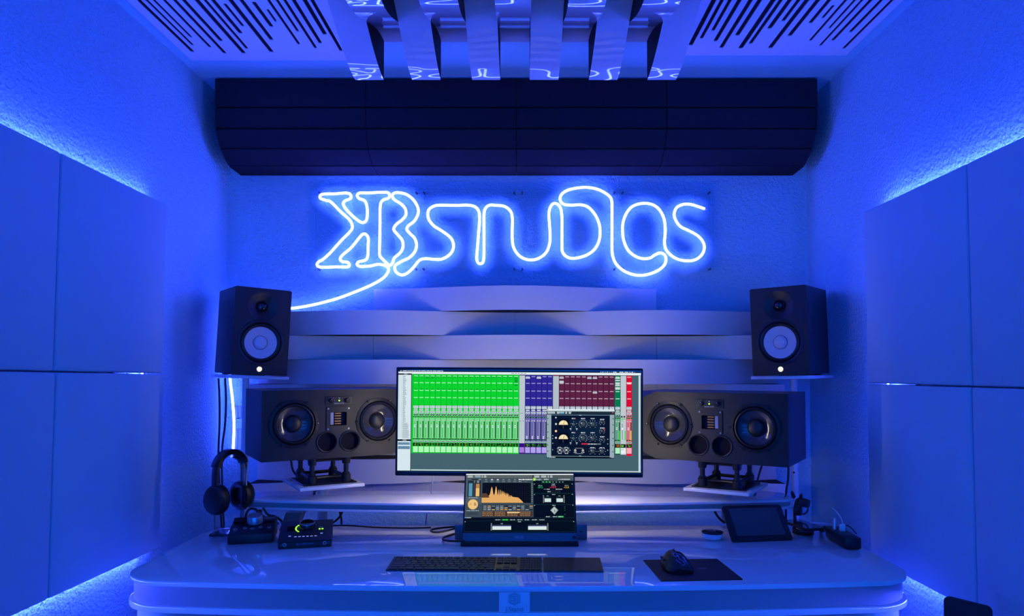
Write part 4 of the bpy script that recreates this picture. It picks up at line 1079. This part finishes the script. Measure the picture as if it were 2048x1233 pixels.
for pts in ([(-.006, -.004), (-.011, -.010), (-.011, -.018), (-.006, -.022), (-.001, -.020), (.001, -.027), (.008, -.032), (.011, -.041), (.006, -.047), (.0, -.046)],
            [(-.006, -.004), (.0, -.002), (.006, -.004), (.011, -.009)], [(-.010, -.032), (-.007, -.040), (-.001, -.046)], [(-.004, -.018), (-.002, -.015), (.001, -.018), (-.002, -.021), (-.004, -.018)],
            [(.012, -.014), (.017, -.020)], [(.011, -.019), (.017, -.026)], [(.012, -.024), (.018, -.034)], [(.014, -.031), (.019, -.041)]):
    tube(b, spline([(x, y, shell_z(x, y) + .0004) for x, y in pts], 3), .0009, 5)
obj('emblem', b, 'blue_print', t, label='outlined creature emblem in dim purple')
b = new(); lathe(b, [(.010, -.003), (.0112, -.0015), (.0112, .0015), (.010, .003)], 20, Matrix.Translation((.002, .035, .032)) @ Matrix.Rotation(R(90), 4, 'Y')); obj('scroll_wheel', b, 'rubber', t)
b = new(); tube(b, spline([(.002, .004, shell_z(.002, .004) + .0002), (.002, .02, shell_z(.002, .02) + .0002), (.002, .055, shell_z(.002, .055) + .0002)], 4), .0005, 5); obj('button_seam', b, 'rubber', t)
for y in (-.005, .014):
    b = new(); bx(b, (-.0365, y, .026), (.006, .016, .006), .002, 2); obj('side_button', b, 'rubber', t)

# ================================================================== LEFT DESK GEAR
def wedge(W_, D_, hf, hb, r=.003):
    b = new()
    va = [[b.verts.new((x, y, z)) for x, y, z in ((0, 0, 0), (W_, 0, 0), (W_, D_, 0), (0, D_, 0))], [b.verts.new((x, y, z)) for x, y, z in ((0, .002, hf), (W_, .002, hf), (W_, D_, hb), (0, D_, hb))]]
    ring_faces(b, va, True, True, True)
    bmesh.ops.bevel(b, geom=b.edges[:], offset=r, segments=2, profile=.5, affect='EDGES')
    return b
# audio interface
l, r_ = at_z(557, 1100, DZ), at_z(661, 1096, DZ)
yw = math.atan2(r_.y - l.y, r_.x - l.x) + R(4); W_ = (r_ - l).length + .004
t = thing('audio_interface', 'dark desktop audio interface with a green level arc and round knob', 'audio interface', (l.x - .002, l.y, DZ), yw)
D_, hf, hb = .145, .021, .056
sl = math.atan2(hb - hf, D_)
Ms = Matrix.Translation((0, .002, hf)) @ Matrix.Rotation(sl, 4, 'X')        # top surface frame
b = wedge(W_, D_, hf - .002, hb - .002, .002); obj('body', b, 'black_plastic', t, 40)
b = new(); bx(b, (W_ / 2, .070, -.0002), (W_ + .003, .142, .004), .0015, 2, Ms); tp = obj('top_panel', b, 'black_vinyl', t)
kx, ky = W_ * .51, .090
b = new(); lathe(b, [(.0235, .002), (.0225, .016), (.0205, .019), (.0195, .0185), (.0005, .0175)], 36, Ms @ Matrix.Translation((kx, ky, 0)), True, False); kn = obj('volume_knob', b, 'black_gloss', tp)
b = new(); lathe(b, [(.0212, .0185), (.0222, .0192), (.0230, .0178)], 36, Ms @ Matrix.Translation((kx, ky, 0)), False, False); obj('knob_rim', b, 'silver', kn)
b = new(); bx(b, (W_ * .20, .082, .0021), (.022, .034, .0006), M=Ms); obj('display', b, 'screen_glass', tp, 0)
for k in range(9):
    a = R(118 + 13 * k)
    b = new(); bx(b, (kx + .034 * math.cos(a), ky - .006 + .034 * math.sin(a), .0024), (.0042, .0034, .0008), M=Ms); obj('level_light', b, 'led_green', tp, 0)
for k in range(2):
    b = new(); bx(b, (W_ * .755 + k * .0085, .073, .0024), (.0050, .0050, .0008), M=Ms); obj('level_light', b, 'led_green', tp, 0)
b = new(); bx(b, (W_ * .785, .086, .0022), (.010, .003, .0004), M=Ms); bx(b, (W_ * .2, .035, .0022), (.008, .003, .0004), M=Ms); bx(b, (W_ * .8, .045, .0022), (.008, .003, .0004), M=Ms); obj('print_mark', b, 'white_print', tp, 0)
for k in range(6):
    b = new(); bx(b, (W_ * .31 + k * W_ * .076, .026, .0024), (.0072, .0034, .0008), M=Ms); obj('option_button', b, 'led_white', tp, 0)
for k, xx in enumerate((W_ * .20, W_ * .80)):
    b = new(); bx(b, (xx, .031 + k * .010, .0026), (.0066, .0034, .0008), M=Ms); obj('option_button', b, 'led_white', tp, 0)
for xx in (W_ * .12, W_ * .87):
    b = new(); lathe(b, [(.0052, -.001), (.0052, .0012), (.0034, .0014), (.0030, -.001)], 20, onface(xx, .0125, .0008), False, False); j = obj('jack_socket', b, 'silver', t)
    b = new(); lathe(b, [(.0031, .0005), (.0002, .0004)], 14, onface(xx, .0125, .0006), False, False); obj('socket_hole', b, 'black_felt', j)
text('lettering', 'UNIVERSAL AUDIO', .0050, 'blue_print', t, Matrix.Translation((W_ * .53, -.0002, .0125)) @ Matrix.Rotation(R(90), 4, 'X'), .0002)
b = new()
tube(b, [(W_ * .36 + x, .0, .0125 + z) for x, z in ((-.004, 0), (0, .0036), (.004, 0), (0, -.0036))], .0004, 5, closed=True)
tube(b, [(W_ * .36 + x, .0, .0125 + z) for x, z in ((-.0012, .002), (-.0012, -.001), (0, -.002), (.0012, -.001), (.0012, .002))], .0004, 5)
obj('emblem', b, 'blue_print', t)
b = new(); tube(b, [(W_ * .05, 0, .010), (W_ * .075, 0, .015)], .0006, 5); tube(b, spline([(W_ * .925, 0, .010), (W_ * .928, 0, .0145), (W_ * .94, 0, .0155), (W_ * .952, 0, .0145), (W_ * .955, 0, .010)], 3), .0004, 5); obj('print_mark', b, 'blue_print', t)
# monitor controller
l, r_ = at_z(454, 1091, DZ), at_z(545, 1088, DZ)
yw = math.atan2(r_.y - l.y, r_.x - l.x) + R(5); W_ = (r_ - l).length
t = thing('monitor_controller', 'black desktop monitor controller with one big grey knob', 'audio controller', (l.x, l.y, DZ), yw)
D_, hf, hb = .135, .030, .058
sl = math.atan2(hb - hf, D_); Ms = Matrix.Translation((0, .002, hf)) @ Matrix.Rotation(sl, 4, 'X')
obj('body', wedge(W_, D_, hf, hb, .004), 'black_plastic', t, 40)
b = new(); lathe(b, [(.0265, 0), (.0265, .003)], 36, Ms @ Matrix.Translation((W_ * .52, .084, 0))); kb = obj('knob_skirt', b, 'rubber', t)
b = new(); lathe(b, [(.0242, .001), (.0232, .023), (.0216, .0258), (.0005, .0258)], 36, Ms @ Matrix.Translation((W_ * .52, .084, 0)), True, False); obj('big_knob', b, 'silver', t, label='big grey volume knob')
for fx, fy in ((.13, .038), (.335, .044), (.505, .038), (.685, .046), (.88, .042)):
    b = new(); lathe(b, [(.0058, 0), (.0058, .0016), (.0046, .0020), (.0040, .0008)], 20, Ms @ Matrix.Translation((W_ * fx, fy, .0002)), False, False); bt_ = obj('push_button', b, 'silver', t)
    b = new(); lathe(b, [(.0042, .0), (.0042, .0014), (.0004, .0016)], 16, Ms @ Matrix.Translation((W_ * fx, fy, .0002)), False, False); obj('button_cap', b, 'black_gloss', bt_)
b = new()
for fx, fy in ((.13, .026), (.88, .028)): bx(b, (W_ * fx, fy, .0003), (.012, .002, .0003), M=Ms)
bx(b, (W_ * .83, .118, .0003), (.030, .006, .0003), M=Ms)
obj('print_mark', b, 'grey_print', t, 0)
for fx in (.16, .84):
    b = new(); bx(b, (W_ * fx, .085, .0003), (W_ * .24, .024, .0005), M=Ms); obj('label_field', b, 'black_gloss', t, 0)

# headphones on a clear stand
hb_ = at_z(447, 1071, DZ)
HX, HY = hb_.x, hb_.y + .045
t = thing('headphone_stand', 'clear acrylic headphone stand at the left back of the desk', 'headphone stand', (HX, HY, DZ), R(8))
b = new(); bx(b, (-.002, 0, .004), (.088, .13, .008), .002, 2); obj('base', b, 'acrylic_edge', t)
# bent sheet: an upside-down U seen from the front
arch = [(-.040, .012), (-.043, .12), (-.046, .19), (-.040, .228), (-.022, .246), (.0, .250), (.022, .246), (.040, .228), (.046, .19), (.043, .12), (.040, .012)]
ap = spline([(x, 0, z) for x, z in arch], 4)
b = new(); rows = []
for i, p in enumerate(ap):
    a = ap[max(0, i - 1)]; c = ap[min(len(ap) - 1, i + 1)]; d = (c - a).normalized(); n_ = Vector((d.z, 0, -d.x)) * .0018
    rows.append([b.verts.new(p + n_ + Vector((0, -.022, 0))), b.verts.new(p + n_ + Vector((0, .022, 0))), b.verts.new(p - n_ + Vector((0, .022, 0))), b.verts.new(p - n_ + Vector((0, -.022, 0)))])
ring_faces(b, rows, True, True, True); obj('arch_sheet', b, 'acrylic_edge', t, 40)
t = thing('headphones', 'black over-ear headphones hanging on the clear stand', 'headphones', (HX, HY, DZ + .2545), R(62))
band = spline([(-.057, .0, -.108), (-.058, 0, -.06), (-.052, 0, -.025), (-.033, 0, .001), (0, 0, .012), (.033, 0, .001), (.052, 0, -.025), (.058, 0, -.06), (.057, 0, -.108)], 6)
def ribbon(pts, hw_, th):
    b = new(); rows = []
    for i, p in enumerate(pts):
        a = pts[max(0, i - 1)]; c = pts[min(len(pts) - 1, i + 1)]; d = (c - a).normalized(); n_ = Vector((d.z, 0, -d.x))
        prof_ = [(-hw_, -th), (-hw_ * .8, -th * 1.3), (hw_ * .8, -th * 1.3), (hw_, -th), (hw_, th), (hw_ * .8, th * 1.3), (-hw_ * .8, th * 1.3), (-hw_, th)]
        rows.append([b.verts.new(p + n_ * q + Vector((0, s_, 0))) for s_, q in prof_])
    ring_faces(b, rows, True, True, True); return b
n3 = len(band)
obj('headband', ribbon(band[int(n3 * .22):int(n3 * .78)], .017, .0065), 'rubber', t, 50)
obj('slider', ribbon(band[:int(n3 * .25)], .0125, .004), 'black_plastic', t, 50); obj('slider', ribbon(band[int(n3 * .75):], .0125, .004), 'black_plastic', t, 50)
for s in (-1, 1):
    Mc = Matrix.Translation((s * .057, 0, -.140)) @ Matrix.Rotation(R(s * 90), 4, 'Y') @ Matrix.Rotation(R(-s * 6), 4, 'X')
    b = new(); lathe(b, [(.030, .016), (.036, .014), (.040, .008), (.0415, 0), (.0415, -.006)], 36, Mc, True, True, 1.18, 1.0); cup = obj('ear_cup', b, 'black_plastic', t)
    b = new(); lathe(b, [(.0425, -.006), (.0435, -.014), (.040, -.024), (.032, -.027), (.024, -.024), (.022, -.012)], 36, Mc, True, True, 1.18, 1.0); obj('ear_pad', b, 'rubber', cup)
    b = new(); lathe(b, [(.0335, .0155), (.0335, .0175), (.031, .0185), (.0005, .019)], 36, Mc, False, False, 1.18, 1.0); obj('cup_cover', b, 'matte_black', cup)
b = new(); tube(b, spline([(.060, -.022, -.02), (.048, -.028, -.05), (.043, -.03, -.10), (.048, -.03, -.16), (.058, -.02, -.215), (.066, 0, -.236)], 6), .0019, 8)
obj('cord', b, 'cable_white', t, label='pale thin headphone cord')

# ================================================================== RIGHT DESK GEAR
l, r_ = at_z(1466.3, 1087, DZ), at_z(1588, 1082.4, DZ)
yw = math.atan2(r_.y - l.y, r_.x - l.x); W_ = (r_ - l).length
t = thing('tablet', 'black tablet with a wide bezel leaning on the right of the desk', 'tablet', (l.x, l.y, DZ), yw)
hh = .127; Mt = Matrix.Translation((0, .002, .0022)) @ Matrix.Rotation(-R(40), 4, 'X')
b = new(); prism(b, rrect(W_, hh, .010, 5, W_ / 2, hh / 2), 0, .010, Mt @ Matrix(((1, 0, 0, 0), (0, 0, 1, 0), (0, 1, 0, 0), (0, 0, 0, 1))), bev=.002); obj('body', b, 'matte_black', t, 40)
b = new(); prism(b, rrect(W_ * .80, hh * .76, .001, 2, W_ * .50, hh * .53), 0, .0006, Mt @ Matrix.Translation((0, -.0007, 0)) @ Matrix(((1, 0, 0, 0), (0, 0, 1, 0), (0, 1, 0, 0), (0, 0, 0, 1)))); obj('screen', b, 'phone_glass', t, 40)
b = new(); cyl(b, (W_ * .5, .060, .066), (W_ * .5, .145, .002), .004, .004, 10); bx(b, (W_ * .5, .143, .002), (.09, .012, .004), .001, 1); obj('rear_stand', b, 'rubber', t)
# small white oval dish
p = at_z(1425, 1080, DZ)
t = thing('trinket_box', 'small white oval box with a dark glassy lid near the tablet', 'box', (p.x, p.y, DZ), R(-18))
b = new(); lathe(b, [(.016, 0), (.024, .002), (.029, .008), (.031, .016), (.0305, .019), (.027, .019)], 36, None, True, True, 1.0, .72); obj('bowl', b, 'white_plastic', t)
b = new(); lathe(b, [(.031, .0192), (.0335, .022), (.034, .026), (.028, .0295), (.0005, .0305)], 36, None, True, False, 1.0, .72); obj('lid', b, 'screen_glass', t)
b = new(); tube(b, [(-.018, -.004, .0300), (.0, .003, .0312), (.018, .006, .0298)], .0006, 6); tube(b, [(.004, -.014, .0295), (.002, .0, .0312), (.008, .012, .0298)], .0006, 6); obj('lid_line', b, 'silver', t)
# phone on a clear round charger
p = at_z(1611, 1071, DZ)
t = thing('wireless_charger', 'clear round charging puck under the phone behind the tablet', 'charger', (p.x, p.y + .02, DZ))
b = new(); lathe(b, [(.032, 0), (.034, .002), (.034, .005), (.031, .007)], 36); obj('foot_ring', b, 'acrylic_edge', t)
b = new(); lathe(b, [(.030, .007), (.034, .009), (.034, .016), (.032, .018)], 36); obj('puck', b, 'acrylic_edge', t)
b = new(); lathe(b, [(.022, .0185), (.022, .0205)], 28); obj('coil_disc', b, 'white_plastic', t)
t = thing('phone', 'smartphone lying flat on the clear charging puck', 'phone', (p.x + .006, p.y + .035, DZ + .0206), R(14))
b = new(); prism(b, rrect(.072, .140, .010, 5), 0, .0085, bev=.002); obj('body', b, 'matte_black', t, 40)
b = new(); prism(b, rrect(.067, .135, .008, 5), .0085, .0089); obj('screen', b, 'phone_glass', t, 40)
# power strip with plugs
fl = at_z(1691, 1101, DZ)
t = thing('power_strip', 'black power strip with a white plug at the right edge of the desk', 'power strip', (fl.x, fl.y, DZ), R(-3))
b = new(); bx(b, (.0235, .083, .0195), (.047, .166, .033), .003, 2); obj('body', b, 'black_plastic', t)
b = new(); bx(b, (.0235, .083, .0015), (.038, .15, .003)); obj('foot', b, 'rubber', t, 0)
for k in range(3):
    b = new(); bx(b, (.026, .030 + k * .013, .0364), (.014, .006, .0008)); obj('usb_port', b, 'black_gloss', t, 0)
b = new(); bx(b, (.026, .092, .0465), (.017, .012, .021), .002, 2); o = obj('usb_plug', b, 'white_plastic', t)
b = new(); tube(b, spline([(.026, .092, .057), (.026, .092, .068), (.023, .10, .080), (.016, .115, .092), (.010, .13, .10)], 5), .0022, 8); obj('plug_cord', b, 'cable_white', o)
b = new(); lathe(b, [(.006, 0), (.006, .022), (.0048, .026), (.0046, .034), (.002, .036)], 16, Matrix.Translation((.012, .116, .0363))); obj('antenna_plug', b, 'silver', t)
b = new(); lathe(b, [(.008, 0), (.008, .006), (.005, .012), (.001, .012)], 16, Matrix.Translation((.036, .11, .0363))); o = obj('barrel_plug', b, 'black_gloss', t)
b = new(); tube(b, spline([(.036, .11, .048), (.043, .095, .053), (.0475, .07, .048), (.05, .045, .039)], 5), .0018, 8); obj('plug_cord', b, 'cable_black', o)
# cords from the strip to the shelf
t0 = at_z(1662, 1064, DZ); t1 = at_z(1600, 1050, DZ)
t = thing('ferrite_cable', 'thin black cord with a ferrite bead behind the power strip', 'cord')
b = new(); pts = [(fl.x + .004, fl.y + .163, DZ + .018), (t0.x - .01, t0.y + .03, DZ + .008), at_z(1645, 1059, DZ + .010), at_z(1632, 1052, DZ + .006), (at_z(1622, 1050, DZ + .003)), (t1.x + .01, t1.y, DZ + .003)]
tube(b, spline(pts, 6), .0021, 8); obj('cord', b, 'cable_black', t)
bp_ = at_z(1646, 1059, DZ + .010); b = new(); lathe(b, [(.004, -.013), (.0085, -.011), (.0095, 0), (.0085, .011), (.004, .013)], 20, Matrix.Translation(bp_) @ Matrix.Rotation(R(75), 4, 'Y')); obj('ferrite_bead', b, 'rubber', t)
t = thing('charging_cable', 'white charging cable looping behind the power strip', 'cable')
b = new(); pts = [at_z(1592, 1049, DZ + .003), at_z(1625, 1046.5, DZ + .003), at_z(1655, 1048, DZ + .004), at_z(1680, 1055, DZ + .0045), (fl.x + .03, fl.y + .185, DZ + .004)]
tube(b, spline(pts, 6), .0026, 8); obj('cord', b, 'cable_white', t)
# bunched black cable clip hanging at the shelf's right end
p = at_y(1597, 1030, 2.50)
t = thing('cable_bundle', 'bunched black straps and clips at the right end of the raised shelf', 'cable bundle', (p.x, p.y, DZ))
b = new(); tube(b, spline([(-.012, 0, .0), (-.010, .004, .05), (-.004, .006, .085), (.004, .004, .095)], 5), .006, 8); obj('stalk', b, 'rubber', t)
b = new(); bx(b, (.000, 0, .085), (.044, .022, .030), .008, 2, Matrix.Translation((0, 0, 0)) @ Matrix.Rotation(R(12), 4, 'Y')); obj('clip_body', b, 'rubber', t)
b = new(); lathe(b, [(.003, 0), (.007, .005), (.006, .020), (.002, .026)], 10, Matrix.Translation((-.014, 0, .098)) @ Matrix.Rotation(R(-18), 4, 'Y')); obj('clip_ear', b, 'rubber', t)
b = new(); lathe(b, [(.003, 0), (.006, .005), (.005, .014), (.002, .018)], 10, Matrix.Translation((.008, 0, .096)) @ Matrix.Rotation(R(10), 4, 'Y')); obj('clip_ear', b, 'rubber', t)
b = new(); tube(b, spline([(.022, 0, .080), (.030, -.004, .070), (.028, -.006, .055), (.016, -.006, .046), (.002, -.004, .050), (-.004, 0, .062)], 5), .0028, 8); obj('strap_loop', b, 'rubber', t)
b = new(); bx(b, (-.002, 0, .055), (.03, .02, .03), .006, 2); obj('strap_bunch', b, 'rubber', t)

# ================================================================== CABLES
def cable(name, label, pts, r, m='cable_black'):
    t = thing(name, label, 'cable')
    b = new(); tube(b, spline(pts, 6), r, 8); obj('cord', b, m, t)
cable('speaker_cable', 'outer of two black cables hanging down the left wall below the pole shelf', [at_y(437, 757, 2.92), at_y(439, 800, 2.92), at_y(439, 850, 2.92), at_y(437, 912, 2.92), at_y(440, 1000, 2.92), at_y(445, 1080, 2.92)], .0042)
cable('speaker_cable', 'inner bowed one of two black cables below the left pole shelf', [at_y(450, 757, 2.90), at_y(452, 800, 2.90), at_y(450, 850, 2.90), at_y(444, 905, 2.90), at_y(445, 1000, 2.90), at_y(450, 1080, 2.90)], .0042)
cable('speaker_cable', 'black cable curving down from behind the left horizontal speaker', [at_y(580, 900, 2.74), at_y(584, 935, 2.74), at_y(592, 950, 2.73), at_y(606, 958, 2.72), at_y(625, 975, 2.71), at_y(640, 1000, 2.72), at_y(640, 1060, 2.72)], .004)
cable('speaker_cable', 'black cable slanting down from behind the right horizontal speaker', [at_y(1526, 925, 2.75), at_y(1518, 950, 2.73), at_y(1512, 975, 2.72), at_y(1505, 1000, 2.72), at_y(1500, 1060, 2.72)], .004)
cable('speaker_cable', 'straight black cable beside the right pole', [at_y(1577, 930, 2.72), at_y(1576, 960, 2.72), at_y(1572, 990, 2.72), at_y(1572, 1060, 2.72)], .0042)
cable('screen_cable', 'thin white cable hanging on the wall below the big monitor', [at_y(868, 915, 2.46), at_y(867, 945, 2.60), at_y(862, 985, 2.72), at_y(855, 1020, 2.74), at_y(850, 1075, 2.74), (-.38, 2.75, .30), (-.37, 2.76, .004)], .0030, 'cable_white')
dz = DZ + .004
cable('screen_cable', 'black looped cable plugged into the left side of the portable monitor', [at_z(928, 1083, DZ + .014), at_z(900, 1083, dz + .008), at_z(886, 1080, dz), at_z(892, 1074, dz), at_z(925, 1064, dz), at_z(960, 1058, dz)], .0034)
cable('screen_cable', 'black cable looping on the desk towards the portable monitor', [at_z(958, 1050, dz), at_z(915, 1054, dz), at_z(880, 1057, dz), at_z(862, 1061, dz), at_z(868, 1065, dz), at_z(890, 1063, dz), at_z(926, 1053, dz + .003)], .0032)
cable('desk_cable', 'long thin grey cable running along the back of the desk', [at_z(664, 1052, dz), at_z(700, 1052, dz), at_z(760, 1056, dz), at_z(820, 1057, dz), at_z(862, 1056, dz)], .0026, 'cable_black')
cable('interface_cable', 'black cable rising from behind the audio interface to the shelf', [at_z(650, 1052, DZ + .01), at_z(666, 1046, DZ + .01), at_y(678, 1036, 2.52), at_y(684, 1026, 2.53), at_y(686, 1018, 2.54)], .0036)
cable('interface_cable', 'upright black cable right of the audio interface', [at_z(683, 1049, DZ + .005), at_y(682, 1035, 2.54), at_y(677, 1016, 2.56)], .0036)
cable('controller_cable', 'thick black cable arching behind the big grey knob', [at_z(490, 1052, DZ + .02), at_y(492, 1030, 2.44), at_y(500, 1019, 2.45), at_y(512, 1020, 2.45), at_y(522, 1030, 2.45), at_y(540, 1042, 2.45), at_y(556, 1048, 2.43)], .0042)
cable('controller_cable', 'black cable dropping between the controller and the audio interface', [at_y(526, 1016, 2.46), at_y(536, 1030, 2.46), at_y(550, 1034, 2.46), at_y(562, 1042, 2.46), at_z(566, 1052, DZ + .006)], .004)
t = thing('audio_plug', 'stout dark plug standing behind the monitor controller', 'plug', at_z(516, 1047, DZ)[:])
b = new(); lathe(b, [(.013, 0), (.014, .01), (.014, .050), (.011, .054), (.0005, .055)], 20, None, True, False); obj('sleeve', b, 'grey_metal', t)
b = new(); lathe(b, [(.0145, .012), (.0152, .014), (.0152, .022), (.0145, .024)], 20, None, False, False); obj('grip_ring', b, 'rubber', t)
cable('tablet_cable', 'black cable curving behind the tablet on the desk', [at_y(1428, 1019, 2.56), at_y(1433, 1030, 2.55), at_y(1441, 1040, 2.54), at_z(1449, 1046, DZ + .012)], .004)

# slim black panel standing beside the desk, lower right
pa = at_y(1886, 1192, 1.74); pb = at_y(1980, 1217, 1.655)
dv = (pb - pa); yw = math.atan2(dv.y, dv.x)
t = thing('standing_panel', 'slim black rounded panel beside the right front corner of the desk', 'panel', (pa.x, pa.y, 0), yw)
hgt = (pa.z + pb.z) / 2; W_ = math.hypot(dv.x, dv.y)
Mf = Matrix(((1, 0, 0, 0), (0, 0, 1, 0), (0, 1, 0, 0), (0, 0, 0, 1)))
b = new(); prism(b, rrect(W_, hgt - .02, .012, 5, W_ / 2, .02 + (hgt - .02) / 2), 0, .014, Mf, bev=.002); obj('board', b, 'matte_black', t, 40)
b = new(); bx(b, (W_ / 2, .01, .011), (W_ * 1.0, .12, .022), .004, 2); obj('foot', b, 'matte_black', t)
